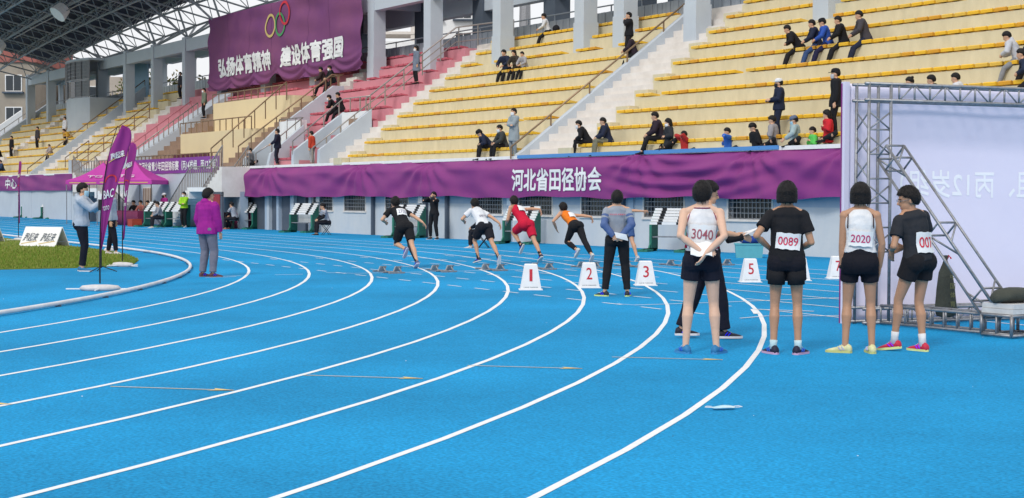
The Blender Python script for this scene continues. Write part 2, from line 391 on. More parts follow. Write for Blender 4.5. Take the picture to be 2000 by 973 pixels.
m_brs = mat('bronze_tinted_rail', (.30, .20, .12), .4, ns=3, na=.1, metal=.5)
rail([(-99, 8.1, 9.25), (10, 8.1, 9.25)], .3, .03, 2.0, m=mat('grey_rail_paint', (.25, .28, .32), .5))
rail([(-14.75, -.25, 3.25), (-14.75, 8.0, 9.15)], .4, .035, 2.2, m=m_brs)
rail([(-75.46, -.2, 3.35), (-75.46, 8.0, 9.65)], .35, .035, 1.8, m=m_brs)
rail([(-30.9, 2.5, 5.85), (-30.9, 7.1, 9.25), (-29.2, 7.6, 9.3), (-27.3, 7.9, 9.3)], .95, .035, 1.15, mid=(.33, .66))
rail([(-35.83, -.6, 3.5), (-35.83, .2, 4.0), (-35.83, 1.75, 5.2), (-38.5, 1.75, 5.2)], .55, .03, 1.0)
rail([(-33.13, 0, 4.0), (-33.13, 2.5, 5.95), (-30.5, 2.5, 5.95)], .6, .03, .9)
rail([(-30.48, -.3, 3.6), (-30.48, 2.4, 5.6)], .5, .03, .9)
rail([(-38.6, -.3, 3.9), (-38.6, 4.6, 7.5), (-38.6, 5.2, 7.5), (-40, 5.2, 7.5)], .6, .035, .8, m=m_brs)
rail([(-41.3, -.6, 3.85), (-41.3, 3.4, 7.25)], .9, .035, .7, m=m_brs)
rail([(-51.4, 3.5, 7.15), (-41.5, 3.5, 7.15)], .6, .03, .9, m=m_brs); rail([(-51.4, 1.6, 5.5), (-41.5, 1.6, 5.5)], .65, .03, .8, m=m_brs)
rail([(-55, .02, 3.7), (-41.5, .02, 3.7)], .95, .03, .6, m=m_brs)
rail([(-54.7, .1, 4.1), (-54.7, 3.9, 6.9)], 1.1, .03, .35); rail([(-56.5, 0, 4.1), (-56.5, 1.3, 5.0), (-56.5, 4.2, 7.1)], .9, .03, .9, m=mat('pink_rail_paint', (.42, .14, .16), .5))
rail([(-64.3, -.5, 3.7), (-64.3, 4.4, 7.3)], .9, .03, 1.2, mid=(.4, .8), m=m_brs); rail([(-66.45, -.3, 3.9), (-66.45, 1.2, 5.0)], .6, .03, 1, m=m_brs)
rail([(-63.9, -.2, 3.6), (-60, -.2, 3.6), (-56.6, -.1, 3.6)], .7, .025, .5); rail([(-99.8, -.1, 3.7), (-99.8, 8, 9.6)], .4, .03, 1.5)
# front wall with window openings
WIN = [(-31, -29.1), (-28, -26.1), (-24.35, -22.5), (-17.7, -15.7), (-14.6, -12.6), (-10.9, -9.1), (-7.6, -5.7), (-3.7, -1.9)]
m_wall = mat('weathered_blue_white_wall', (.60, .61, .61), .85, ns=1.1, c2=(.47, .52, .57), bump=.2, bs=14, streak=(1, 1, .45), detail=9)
m_bluew = mat('pale_blue_paint_and_shade', (.30, .40, .52), .8, ns=1.3, c2=(.44, .50, .56), streak=(1, 1, .5), detail=8)  # blue of pilasters and pillars; on the upper wall it paints in shade
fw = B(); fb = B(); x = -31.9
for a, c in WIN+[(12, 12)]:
    fw.box(x, a, 0, .3, 0, 1.30); fb.box(x, a, .002, .3, 1.30, 2.6)  # upper strip bluer: the shade below the banner is put into its colour
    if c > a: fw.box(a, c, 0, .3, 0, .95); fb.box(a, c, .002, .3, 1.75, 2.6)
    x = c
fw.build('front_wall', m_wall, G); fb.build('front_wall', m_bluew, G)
sill = B(); random.seed(3)
for a, c in WIN:
    wo_ = B(); w = c-a
    wo_.box(-.06, 0, -.015, .1, -.03, .8); wo_.box(w, w+.06, -.015, .1, -.03, .8); wo_.box(-.08, w+.08, -.05, .1, -.07, 0)
    o = wo_.build('window', m_step, G, (a, 0, .95))
    B().box(0, w, .2, .22, 0, .8).build('pane', m_glass, o)
    gr = B(); nb = int(w/.155)
    for i in range(nb+1): gr.box(i*w/nb-.011, i*w/nb+.011, .02, .04, 0, .8)
    for z in (.02, .17, .32, .47, .62, .77): gr.box(0, w, .015, .045, z-.011, z+.011)
    tag(gr.build('grille', m_galv, o))
for s in (-31.6, -19.4, -8.6, -25.3, -21.0, 1.2): B().box(s-.07, s+.07, -.13, 0, 0, 2.6).build('downpipe', m_dgrey, G)
for s in (-31.2, -21.6, -15.15, -8.2): B().box(s-.12, s+.12, -.06, 0, 0, 2.6).build('pilaster', m_bluew, G)
# recessed doorways left of the wall
for a, c in ((-38.6, -36.2), (-36.0, -34.9), (-34.6, -33.4), (-33.1, -31.9)):
    B().box(a, c, .14, .2, 0, 2.6).build('doorway', m_dgrey, G); B().box(c-.02, c+.22, .0, .2, 0, 2.6).build('door_pillar', m_bluew, G)  # dark panel stands in for the unlit interior, its shade painted in
B().box(-41, -38.6, .02, .3, 0, 2.6).build('front_wall', m_grey, G)
B().box(-64.4, -56.6, .02, .3, 0, 3.2).build('front_wall', m_grey, G); B().box(-56.6, -41, -.06, -.03, 0, 2.7).build('front_wall', m_grey, G); B().box(-115, -64.4, 0, .3, 0, 2.62).build('front_wall', m_grey, G)
# pale ledge above the banners
B().box(-41, 16, -.12, 0, 2.84, 2.95).build('ledge', m_white, G); B().box(-100, -65.6, -.12, 0, 2.84, 2.95).build('ledge', m_white, G)
B().box(-14.5, -1.5, -.16, -.125, 2.86, 2.97).build('blue_hose', mat('blue_tube', (.08, .25, .55), .5), G)
for s, z in ((-21.4, 1.5), (-15.1, 1.45), (-30.4, 1.5)): B().box(s-.16, s+.16, -.09, -.062, z-.2, z+.12).build('wall_notice', m_white, G)
# wall clutter between tents and VIP
B().box(-52.6, -51.2, -.1, -.07, .2, 2.0).build('lattice_panel', m_step, G)
for i in range(5): B().box(-52.55+i*.27, -52.4+i*.27, -.12, -.101, .25, 1.95).build('lattice_gap', m_brick, G)

# seats: the nearest 300 are parts, the rest joined
def seat_b(b, x, y, z, mi=0):
    z += .03
    b.add([(x-.19,y-.04,z),(x+.19,y-.04,z),(x+.19,y+.34,z),(x-.19,y+.34,z),(x-.19,y-.05,z+.075),(x+.19,y-.05,z+.075),(x+.19,y+.33,z+.05),(x-.19,y+.33,z+.05),
           (x-.19,y-.02,z+.10),(x+.19,y-.02,z+.10),(x+.19,y+.03,z+.09),(x-.19,y+.03,z+.09)],
          [(0,3,2,1),(0,1,5,4),(1,2,6,5),(2,3,7,6),(3,0,4,7),(4,5,9,8),(8,9,10,11),(11,10,6,7),(5,6,10,9),(4,8,11,7)], mi)
sm = []
for m in m_seat:
    b = B(); seat_b(b, 0, 0, 0); sm.append(b.mesh('seat', m))
random.seed(11)
cams, camn = 29.56, -28.57
cand = []
def rowseats(T, s0, s1, k0, k1, cl):
    s = s0+.3
    while s < s1-.25:
        for k in range(k0, k1+1):
            if any(abs(s-c) < .55 for c in CS) and k in (8, 9): continue
            if random.random() < .012: continue
            r = random.random(); cand.append((math.hypot(s-cams, nk(k)-camn), T, s, k, cl if cl == 9 else (0 if r < .6 else 1 if r < .85 else 2)))
        s += .46
rowseats(T_R, -11.5, 9.5, 1, 11, 0); rowseats(T_M, -28.2, -14.9, 1, 10, 0); rowseats(T_P1, -35.7, -33.0, 1, 10, 9); rowseats(T_P2, -38.5, -35.9, 4, 10, 9); rowseats(T_P3, -33.0, -30.35, 4, 10, 9)
rowseats(T_P5, -56.5, -40, 8, 10, 9); rowseats(T_L, -72.7, -66.8, 1, 10, 0); rowseats(T_LL, -99, -75.7, 1, 10, 0)
cand.sort(key=lambda c: c[0] + (60 if (c[3] > 8 or c[4] == 9 or c[2] > 5.5) else 0))
rest = {}
for i, (d, T, s, k, cl) in enumerate(cand):
    if i < 290 and cl != 9: link('seat', sm[cl], T, (s, nk(k), zk(k)+.002))
    else:
        b = rest.setdefault(T, B()); seat_b(b, s, nk(k), zk(k)+.002, 3 if cl == 9 else cl)
for T, b in rest.items(): tag(b.build('seat_rows', m_seat+[m_pseat], T), kind='stuff')

# commentary booth
b = B(); s0, s1 = -84.6, -78.9
arc = [(s0+(s1-s0)*i/6, 5.55-.9*math.sin(math.pi*(.15+.7*i/6))) for i in range(7)]
ring = arc+[(s1, 8.9), (s0, 8.9)]
def ringp(z, e=0): return [(x, y-e, z) for x, y in ring]
b.loft([ringp(6.0), ringp(8.55)]); booth = b.build('booth', m_grey, G)
B().loft([ringp(11.2, .05), ringp(11.35, .05)]).build('booth_roof', m_grey, booth)
for i, ((xa, ya), (xb, yb)) in enumerate(zip(arc, arc[1:])):
    for z0, z1, dark in ((8.6, 9.75, i in (2, 3)), (9.85, 11.15, False)):
        f = B(); f.add([(xa,ya,z0),(xb,yb,z0),(xb,yb,z1),(xa,ya,z1)], [(0,1,2,3)]); f.build('booth_window', m_glass if dark else mat('frosted_lattice_glass', (.30,.33,.35), .4, ns=6, na=.1), booth)
        if not dark:
            gq = B()
            for j in range(7):
                u = j/6; gq.tube([(xa+(xb-xa)*u, ya+(yb-ya)*u-.03, z0), (xa+(xb-xa)*u, ya+(yb-ya)*u-.03, z1)], .02 if j % 6 else .05, 4)
            for j in range(6):
                z = z0+(z1-z0)*j/5; gq.tube([(xa, ya-.03, z), (xb, yb-.03, z)], .02 if j % 5 else .04, 4)
            gq.build('booth_lattice', m_grey if False else m_galv, booth)
B().box(-80.25, -74.9, 8.0, 8.1, 8.5, 11.3).build('blue_panel_wall', mat('blue_wall_panel', (.24, .36, .47), .8, ns=2, na=.06), G)

# field staircases in front of the stand
def field_stair(name, sa, sb_, label):
    d = 1 if sb_ > sa else -1
    e = empty(name, W(sa, -1.5 if d > 0 else -1.3), BETA, label=label, cat='staircase')
    cnt = 13; L = abs(sb_-sa); pr = []
    b = B()
    for i in range(cnt):
        x0 = d*L*i/cnt; x1 = d*L*(i+1)/cnt; z = 1.95*(i+1)/cnt
        b.box(min(x0,x1), max(x0,x1), 0, 1.4, max(0, z-.55), z)
    b.build('flight', m_white, e)
    lx = d*L; b = B(); b.box(min(lx, lx+d*2.4), max(lx, lx+d*2.4), 0, 1.4, 1.75, 1.95)
    b.build('landing', m_white, e)
    b = B()
    for i in range(6):
        x0 = lx+d*(2.4+.3*i); x1 = lx+d*(2.4+.3*(i+1)); b.box(min(x0,x1), max(x0,x1), 0, 1.4, 1.5, 1.95+.95*(i+1)/6)
    b.build('flight', m_step, e)
    b = B(); b.box(min(lx, lx+d*4.2), max(lx, lx+d*4.2), .9, 1.3, 0, 1.75); b.build('under_wall', m_bluew, e)
    b = B(); b.box(min(lx+d*2.0, lx+d*4.2), max(lx+d*2.0, lx+d*4.2), -.0, .1, 0, 1.74); b.build('grey_board', m_dgrey if d > 0 else m_grey, e)
    if d > 0: 
        b = B(); b.box(lx+2.3, lx+4.0, -.03, -.002, .95, 1.62); b.build('red_notice', mat('red_poster', (.32, .035, .045), .7, ns=3, na=.1), e)
    rail([(0, .05, 1.0), (d*L, .05, 2.95), (lx+d*2.4, .05, 2.95), (lx+d*4.2, .05, 3.9)], .98, .03, .24, par=e, name='balustrade', pr=.016)
    rail([(d*.6, 1.35, 1.35), (d*L, 1.35, 2.95), (lx+d*2.4, 1.35, 2.95), (lx+d*4.2, 1.35, 3.9)], .98, .03, .3, par=e, name='balustrade', pr=.016)
field_stair('field_staircase', -45.2, -41.9, 'white staircase with steel balusters right of the tents, red notice beside it')
field_stair('field_staircase', -51.6, -57.4, 'white staircase with steel balusters climbing left behind the magenta tents')

# ------------------------------------------------------------------ canopy over the left half
def zc(s, n): return 13.0-.0009*(s+47)**2+.22*(8-n)
CAN = empty('stadium_canopy', W(-75, 6.5, 11.5), BETA, label='big curved space frame canopy with navy underside over the left end of the grandstand', cat='roof canopy')
def cl(s, n, z): return Vector((s+75, n-6.5, z-11.5))
Sg = [-98+2.9*i for i in range(17)]; Ng = [8.2-2.3*i for i in range(6)]
b = B()
for i in range(16):
    for j in range(5):
        q = [(Sg[i], Ng[j]), (Sg[i+1], Ng[j]), (Sg[i+1], Ng[j+1]), (Sg[i], Ng[j+1])]
        b.add([cl(s, n, zc(s, n)+1.75) for s, n in q]+[cl(s, n, zc(s, n)+1.83) for s, n in q], [(0,1,2,3),(7,6,5,4),(0,4,5,1),(1,5,6,2),(2,6,7,3),(3,7,4,0)])
b.build('roof_sheet', m_navy, CAN)
for n in Ng: B().tube([cl(s, n, zc(s, n)) for s in Sg], .075, 6).build('long_chord', m_truss, CAN)
for s in Sg: B().tube([cl(s, n, zc(s, n)) for n in Ng], .055, 6).build('cross_chord', m_truss, CAN)
for n in Ng[:-1]: B().tube([cl(s+1.45, n-1.15, zc(s+1.45, n-1.15)+1.5) for s in Sg[:-1]], .06, 6).build('upper_chord', m_truss, CAN)
b = B()
for i in range(16):
    for j in range(5):
        t = cl(Sg[i]+1.45, Ng[j]-1.15, zc(Sg[i]+1.45, Ng[j]-1.15)+1.5)
        for s, n in ((Sg[i], Ng[j]), (Sg[i+1], Ng[j]), (Sg[i+1], Ng[j+1]), (Sg[i], Ng[j+1])): b.tube([cl(s, n, zc(s, n)), t], .030, 5, cap=False)
        if j < 4: b.tube([t, cl(Sg[i]+1.45, Ng[j+1]-1.15, zc(Sg[i]+1.45, Ng[j+1]-1.15)+1.5)], .04, 5, cap=False)
tag(b.build('web_rods', m_truss, CAN), kind='stuff')
for s in CS[1:10]:
    if s < -56:
        i = min(range(17), key=lambda i: abs(Sg[i]-s))
        q = B()
        for a, c in ((i, 0), (max(i-1,0), 0), (min(i+1,16), 0), (i, 1), (i, 2)): q.tube([cl(s, 6.5, 11.45), cl(Sg[a], Ng[c], zc(Sg[a], Ng[c]))], .07, 6)
        q.build('support_struts', m_truss, CAN)
q = B(); n = Ng[-1]-.15
for a, c in zip(Sg, Sg[1:]):
    q.add([cl(a,n,zc(a,n)+.9),cl(c,n,zc(c,n)+.9),cl(c,n,zc(c,n)+2.1),cl(a,n,zc(a,n)+2.1),cl(a,n+.1,zc(a,n)+.9),cl(c,n+.1,zc(c,n)+.9),cl(c,n+.1,zc(c,n)+2.1),cl(a,n+.1,zc(a,n)+2.1)], [(0,1,2,3),(7,6,5,4),(0,4,5,1),(3,2,6,7)])
q.build('fascia', mat('blue_fascia_paint', (.03, .16, .55), .5, ns=1, na=.08), CAN)
q = B()
for i in range(6):
    for dz in (0, .35): q.tube([cl(-84+i*6, 1.2, zc(-84+i*6, 1.2)-.35+dz), cl(-78+i*6, 1.2, zc(-78+i*6, 1.2)-.35+dz)], .035, 5)
q.build('catwalk_rail', m_galv, CAN)
for s in (-71.5, -87.5):
    q = B(); q.tube([cl(s, 1.2, zc(s, 1.2)-.1), cl(s+.1, .7, zc(s, 1.2)-.6)], [.45, .6], 12); q.build('loudspeaker', m_white, CAN)

# ------------------------------------------------------------------ banners
def banner(name, s0, s1, z0, z1, n0, fold, m, label, ds=.1, dz=.075, zbot=None, extra=None):
    e = empty(name, W(s0, n0, z0), BETA, label=label, cat='banner')
    b = B(); ns_, nz = int((s1-s0)/ds), int((z1-z0)/dz)
    for i in range(ns_+1):
        s = s0+(s1-s0)*i/ns_
        lo = zbot(s) if zbot else z0
        for j in range(nz+1):
            z = lo+(z1-lo)*j/nz; b.v.append((s-s0, -fold(s, z), z-z0))
    for i in range(ns_):
        for j in range(nz):
            a = i*(nz+1)+j; b.f.append((a, a+nz+1, a+nz+2, a+1)); b.m.append(0)
    b.build('cloth', m, e, smooth=True); return e
def fold1(s, z):
    h = .02+.34*min(1, max(0, (2.90-z)/.36))
    for a in (-39.8, -35.0, -26.0, -20.5, -7.6, -2.4, 1.2):
        dx = s-a; dy = 2.95-z; d = math.hypot(dx, dy*1.4)+.01; th = math.atan2(dy*1.6, dx)
        h += .075*math.exp(-d/2.6)*math.sin(13*th+a)*min(1, d/.4)
    u = (s+5.6)/3.4
    if abs(u) < 1.3: h += .075*math.exp(-u*u*1.2)*math.sin(17*(z-.33*u*u))
    h += .022*math.sin(1.9*s+4*z+1.2*math.sin(.8*s))+.018*noise.noise(Vector((s*.9, z*2.2, 0)))*2
    h += .018*math.sin(9*(z+.18*s)+2*noise.noise(Vector((s*.25, z*.6, 5))))
    k = min(1, max(0, abs(s+11.85)-2.6)/1.2); h0 = .02+.34*min(1, max(0, (2.90-z)/.36)); return h0+(h-h0)*(.35+.65*k)
def bt(s): return 1.54+.03*math.sin(s*.9)+.02*math.sin(s*2.3)
bn = banner('purple_wall_banner', -38.7, 2.6, 1.55, 2.86, -.02, fold1, m_purple, 'long wrinkled purple banner with large white characters hung along the wall behind the runners', zbot=bt)
text_on('lettering', '河北省田径协会', 5.15, .74, lambda x, y: (-11.85+x+38.7, -fold1(-11.85+x, 2.12+y)-.022, 2.12+y-1.55), m_white, bn, bold=.05, sub=.12)
def fold2(s, z): return .12+.03*math.sin(1.3*s+3*z)+.05*noise.noise(Vector((s*.5, z*1.5, 3)))+.02*math.sin(8*(z+.1*s))
bn = banner('purple_wall_banner', -112, -65.6, 1.85, 2.9, -.02, fold2, m_purple, 'purple banner hung on the far left wall left of the tents')
text_on('lettering', '中心', 2.6, .7, lambda x, y: (-79.9+x+112, -fold2(-79.9+x, 2.35+y)-.03, 2.35+y-1.85), m_white, bn, bold=.05, sub=.2)
def fold3(s, z):
    zz = z-7.75; u = ((s+57.7) % 3.35)/3.35-.5
    h = .35+.11*math.exp(-(zz/.62)**2)*math.sin(15*(zz-1.9*u*u))
    h += .05*noise.noise(Vector((s*.45, z*.9, 9)))*2+.02*math.sin(5*z+.9*s)+.03*math.exp(-(12.2-z)/1.0)*math.sin(6*(z-.5*u*u))
    return h
def b3(s):
    u = ((s+57.7) % 3.35)/3.35-.5
    return 7.78+.12*(.25-u*u)*-1.5+(.45*math.exp(-((s+47.9)/.6)**2))
bn = banner('purple_slogan_banner', -57.7, -37.7, 7.75, 12.1, 6.1, fold3, m_purple2, 'huge wrinkled purple banner with white slogan and coloured rings hung high between grey columns', ds=.13, dz=.09, zbot=b3)
for t, c, w in (('弘扬体育精神', -52.27, 7.5), ('建设体育强国', -43.4, 7.5)):
    text_on('lettering', t, w, 1.06, lambda x, y: (c+x+57.7, -fold3(c+x, 9.03+y)-.04, 9.03+y-7.75), m_white, bn, bold=.085, sub=.22)
for s, z, c, nm in ((-48.55, 10.86, (.55, .42, .16), 'ochre'), (-47.27, 10.82, (.06, .27, .10), 'green'), (-46.6, 11.37, (.55, .06, .06), 'red')):
    q = B(); vs = []
    for i in range(48):
        a = 2*math.pi*i/48
        for r in (.51, .65): ss, zz = s+r*math.cos(a), z+r*math.sin(a); vs.append((ss+57.7, -fold3(ss, zz)-.05-(.01 if nm == 'red' else 0)-(.005 if nm == 'green' else 0), zz-7.75))
    q.add(vs, [(2*i, 2*i+1, (2*i+3) % 96, (2*i+2) % 96) for i in range(48)]); q.build('ring_emblem', mat(nm+'_print', c, .7), bn)
for s in (-54.6, -51.5, -48.5, -43.8, -41.3):
    q = B(); zz = [8.0+i*.2 for i in range(21)]
    q.add([(s-.012*k+57.7, -fold3(s, z)-.008, z-7.75) for z in zz for k in (-1, 1)], [(2*i, 2*i+1, 2*i+3, 2*i+2) for i in range(20)]); q.build('seam', mat('dark_seam', (.10, .03, .10), .8), bn)
def fold4(s, z): return .06+.012*math.sin(3*s+2*z)
bn = banner('purple_title_banner', -55, -41.4, 2.72, 3.52, -.03, fold4, mat('violet_banner_cloth', (.22, .05, .30), .7, ns=.6, na=.08), 'purple title banner with white characters tied to the railing of the VIP box', ds=.3, dz=.2)
text_on('lettering', '2020年河北省青少年田径锦标赛（丙14岁组、丙12岁组）', 12.6, .5, lambda x, y: (-48+x+55, -fold4(-48+x, 3.12+y)-.02, 3.12+y-2.72), m_white, bn, bold=.05, sub=.4)

# ------------------------------------------------------------------ people
def two_bone(a, t, l1, l2, hint):
    d = t-a; L = max(1e-4, min(d.length, (l1+l2)*.998)); u = d.normalized(); h = Vector(hint); h = h-u*h.dot(u)
    h = h.normalized() if h.length > 1e-5 else Vector((0, 1, 0))
    x = (l1*l1-l2*l2+L*L)/(2*L); y = math.sqrt(max(0, l1*l1-x*x))
    return a+u*x+h*y, a+u*L
def remesh(o, vox, it=3, wr=0):
    m = o.modifiers.new('remesh', 'REMESH'); m.mode = 'VOXEL'; m.voxel_size = vox; m.use_smooth_shade = True
    m = o.modifiers.new('smooth', 'SMOOTH'); m.factor = .5; m.iterations = it
    if wr:
        t = bpy.data.textures.get('wrinkle') or bpy.data.textures.new('wrinkle', 'CLOUDS'); t.noise_scale = .11; t.noise_depth = 2
        m = o.modifiers.new('wrinkle', 'DISPLACE'); m.texture = t; m.strength = wr; m.texture_coords = 'LOCAL'; m.mid_level = .5
SK = [(.60, .345, .22), (.55, .305, .19), (.47, .255, .155), (.68, .43, .31)]
HAIR = mat('black_hair', (.010, .008, .008), .55, ns=40, na=.2, bump=.6, bs=90, spec=.25)
POSE = dict(pel=(0,0,.93), chest=(0,0,1.42), yaw=0, pitch=0, tw=0, hl=(-.24,.05,.80), hr=(.24,.05,.80), el=(-.6,-.8,0), er=(.6,-.8,0), fl=(-.10,0,.08), fr=(.10,0,.08), kl=(-.1,1,0), kr=(.1,1,0), fyl=12, fyr=-12, fpl=0, fpr=0, hdl=None, hdr=None)
def P(**k): d = dict(POSE); d.update(k); return d
def person(pos, face, label, H=1.7, pose=None, top=('tee', (.02,.02,.025)), bot=('trousers', (.02,.02,.03)), shoe=(.02,.02,.02), sole=(.6,.6,.6), hair='short', skin=0, det=1, group=None, mask=None, cap=None, socks=None, bib=None, fem=False, coat=None, glasses=False, sleeve=None, hem=None, back=None, hood=False, fat=1.0):
    p = POSE if pose is None else pose; k = H/1.7
    e = empty('person', pos, rad(face)-math.pi/2, label=label, cat='person', group=group)
    V3 = lambda q: Vector(q)*k
    skm = mat('skin_tone_%d' % skin, SK[skin], .5, ns=5, na=.05, bump=.12, bs=60, spec=.35)
    vox = {2: .0075, 1: .013, 0: .02}[det]; n = {2: 12, 1: 10, 0: 8}[det]
    pel, ch = V3(p['pel']), V3(p['chest']); up = (ch-pel).normalized()
    tw = rad(p['tw']); RX0 = Vector((1,0,0)); RX1 = Vector((math.cos(tw), math.sin(tw), 0)); RX1 = (RX1-up*RX1.dot(up)).normalized()
    shw = (.155 if fem else .172)*k*min(1.05, fat); hpw = .088*k
    sl = ch-RX1*shw-up*.035*k; sr = ch+RX1*shw-up*.035*k
    hl_, hr_ = pel-RX0*hpw, pel+RX0*hpw
    elb, wl = two_bone(sl, V3(p['hl']), .285*k, .25*k, p['el']); erb, wr = two_bone(sr, V3(p['hr']), .285*k, .25*k, p['er'])
    knl, anl = two_bone(hl_, V3(p['fl']), .43*k, .43*k, p['kl']); knr, anr = two_bone(hr_, V3(p['fr']), .43*k, .43*k, p['kr'])
    # torso rings along the spine
    prof = [(-.14,.10,.08),(-.06,.155,.115),(.05,.168,.122),(.2,.150,.108),(.38,.128,.092),(.58,.142,.105),(.76,.158,.112),(.9,.150,.098),(.98,.095,.075),(1.04,.055,.055)]
    if fem: prof = [(t, rx*(.93 if t > .5 else .97 if t > .3 else 1.0), ry*.93) for t, rx, ry in prof]
    L = (ch-pel).length
    def ringat(t, rx, ry, gro=0, m=None):
        c = pel+(ch-pel)*t; f = min(1, max(0, t)); rxv = (RX0*(1-f)+RX1*f); rxv = (rxv-up*rxv.dot(up)).normalized(); fw = up.cross(rxv)
        c = c + fw*(-.012*k*math.sin(math.pi*f))
        nn = m or n+2; return [c+rxv*math.cos(2*math.pi*j/nn)*(rx*k*fat+gro)+fw*math.sin(2*math.pi*j/nn)*(ry*k*fat+gro) for j in range(nn)]
    def interp(t):
        for a, b_ in zip(prof, prof[1:]):
            if a[0] <= t <= b_[0]:
                f = (t-a[0])/(b_[0]-a[0]); return a[1]+(b_[1]-a[1])*f, a[2]+(b_[2]-a[2])*f
        return prof[-1][1:] if t > 1 else prof[0][1:]
    b = B(); b.loft([ringat(t, rx, ry) for t, rx, ry in prof])
    fw0 = up.cross(RX0)
    for h in (hl_, hr_): b.ell(h-fw0*.035*k-up*.02*k, .088*k, .085*k, .10*k)
    hd = ch+up*.055*k
    # head frame
    yaw, pit = rad(p['yaw']), rad(p['pitch'])
    HR = Matrix.Rotation(yaw, 3, 'Z') @ Matrix.Rotation(pit, 3, 'X')
    hc = ch+(up*.5+Vector((0,0,.5))).normalized()*.150*k
    hc += (HR @ Vector((0, .02, 0)))*k
    b.tube([ch-up*.02*k, ch+(hc-ch)*.35, hc-(HR @ Vector((0, .02*k, .02*k)))], [.075*k, .056*k, .055*k], n)
    for a_ in (sl, sr): b.tube([ch+up*.045*k, ch*.5+a_*.5+up*.030*k, a_+up*.005*k], [.040*k, .038*k, .042*k], n)
    hp = lambda x, y, z: hc+HR @ Vector((x, y, z))*k*1.09
    b.ell(hp(0, -.008, .02), .080*k, .100*k, .100*k, HR, 14, 10)
    b.ell(hp(0, .022, -.045), .060*k, .072*k, .076*k, HR, 12, 8)
    b.ell(hp(0, .068, -.095), .022*k, .020*k, .018*k, HR, 8, 6)
    b.tube([hp(0, .082, .012), hp(0, .104, -.03)], [.010*k, .016*k], 6)
    for sx in (-1, 1): b.ell(hp(sx*.074, -.004, -.012), .011*k, .020*k, .032*k, HR, 8, 6)
    # limbs
    s_ = .93 if fem else 1.0
    for a, m_, c in ((sl, elb, wl), (sr, erb, wr)):
        b.ell(a, .054*k*s_, .054*k*s_, .058*k*s_)
        b.tube([a, a+(m_-a)*.35, m_, m_+(c-m_)*.3, c], [.050*k*s_, .045*k*s_, .037*k*s_, .039*k*s_, .026*k*s_], n)
        b.ell(m_, .038*k*s_, .038*k*s_, .038*k*s_)
    for a, m_, c in ((hl_, knl, anl), (hr_, knr, anr)):
        bk = (c-m_).normalized().cross(Vector((1,0,0))); bk = bk if bk.y < 0 else -bk
        b.tube([a+Vector((0,0,.02*k)), a+(m_-a)*.3, a+(m_-a)*.7, m_, m_+(c-m_)*.12, m_+(c-m_)*.32+bk*.014*k, m_+(c-m_)*.62+bk*.004*k, c, c-Vector((0,0,.03*k))], [.088*k, .084*k*s_, .064*k*s_, .052*k*s_, .050*k*s_, .057*k*s_, .042*k*s_, .032*k, .034*k], n)
        b.ell(m_, .052*k*s_, .054*k*s_, .056*k*s_)
    # hands
    def hand(el_, w, hd_, sgn):
        d = Vector(hd_).normalized() if hd_ else (w-el_).normalized()
        pn = (Vector((0,0,-.3))+Vector((-sgn, .15, 0))); pn = (pn-d*pn.dot(d)).normalized() if pn.cross(d).length > .1 else Vector((0,1,0)); sd_ = d.cross(pn)*sgn
        if sd_.y < 0: sd_ = -sd_
        pc = w+d*.048*k
        rr = [[w+d*q*k+sd_*math.cos(2*math.pi*j/8)*wx*k+pn*math.sin(2*math.pi*j/8)*wy*k for j in range(8)] for q, wx, wy in ((-.01,.024,.018),(.03,.036,.017),(.07,.041,.015),(.09,.036,.012))]
        b.loft(rr)
        fr = {2: .0088, 1: .010, 0: .012}[det]*k
        for i, ln in enumerate((.066, .076, .070, .054)):
            o = w+d*.085*k+sd_*(.030-.020*i)*k; sp = sd_*(.10-.07*i)
            d1 = (d+sp+pn*.15).normalized(); d2 = (d+sp*.6+pn*.55).normalized(); d3 = (d+pn*1.1).normalized()
            q1 = o+d1*ln*.45*k; q2 = q1+d2*ln*.32*k; q3 = q2+d3*ln*.26*k
            b.tube([o-d*.02*k, q1, q2, q3], [fr*1.1, fr, fr*.92, fr*.8], 6)
        o = w+d*.025*k+sd_*.028*k; q1 = o+(d*.6+sd_*.75+pn*.3).normalized()*.036*k; q2 = q1+(d*.9+sd_*.25+pn*.4).normalized()*.030*k
        b.tube([o, q1, q2], [fr*1.4, fr*1.15, fr], 6)
    hand(elb, wl, p['hdl'], -1); hand(erb, wr, p['hdr'], 1)
    body = b.build('body', skm, e); remesh(body, vox*k, 3 if det else 2)
    # face
    if det >= 1:
        f = B()
        for sx in (-1, 1):
            f.ell(hp(sx*.030, .079, .002), .011*k, .006*k, .006*k, HR, 8, 5, 0)
            f.tube([hp(sx*.046, .074, .020), hp(sx*.030, .083, .026), hp(sx*.014, .085, .020)], .0035*k, 5, 0)
        f.ell(hp(0, .083, -.067), .021*k, .007*k, .006*k, HR, 8, 5, 1)
        f.build('face_features', [HAIR, mat('lips', (.42, .14, .12), .5)], e, smooth=True)
    if glasses:
        f = B()
        for sx in (-1, 1): f.tube([hp(sx*.032+.022*math.cos(a), .094, .002+.018*math.sin(a)) for a in [j*math.pi/5 for j in range(11)]], .0015*k, 5); f.tube([hp(sx*.054, .092, .006), hp(sx*.078, .0, .004)], .0022*k, 5)
        f.tube([hp(-.01, .096, .004), hp(.01, .096, .004)], .0022*k, 5); f.build('glasses', m_galv, e)
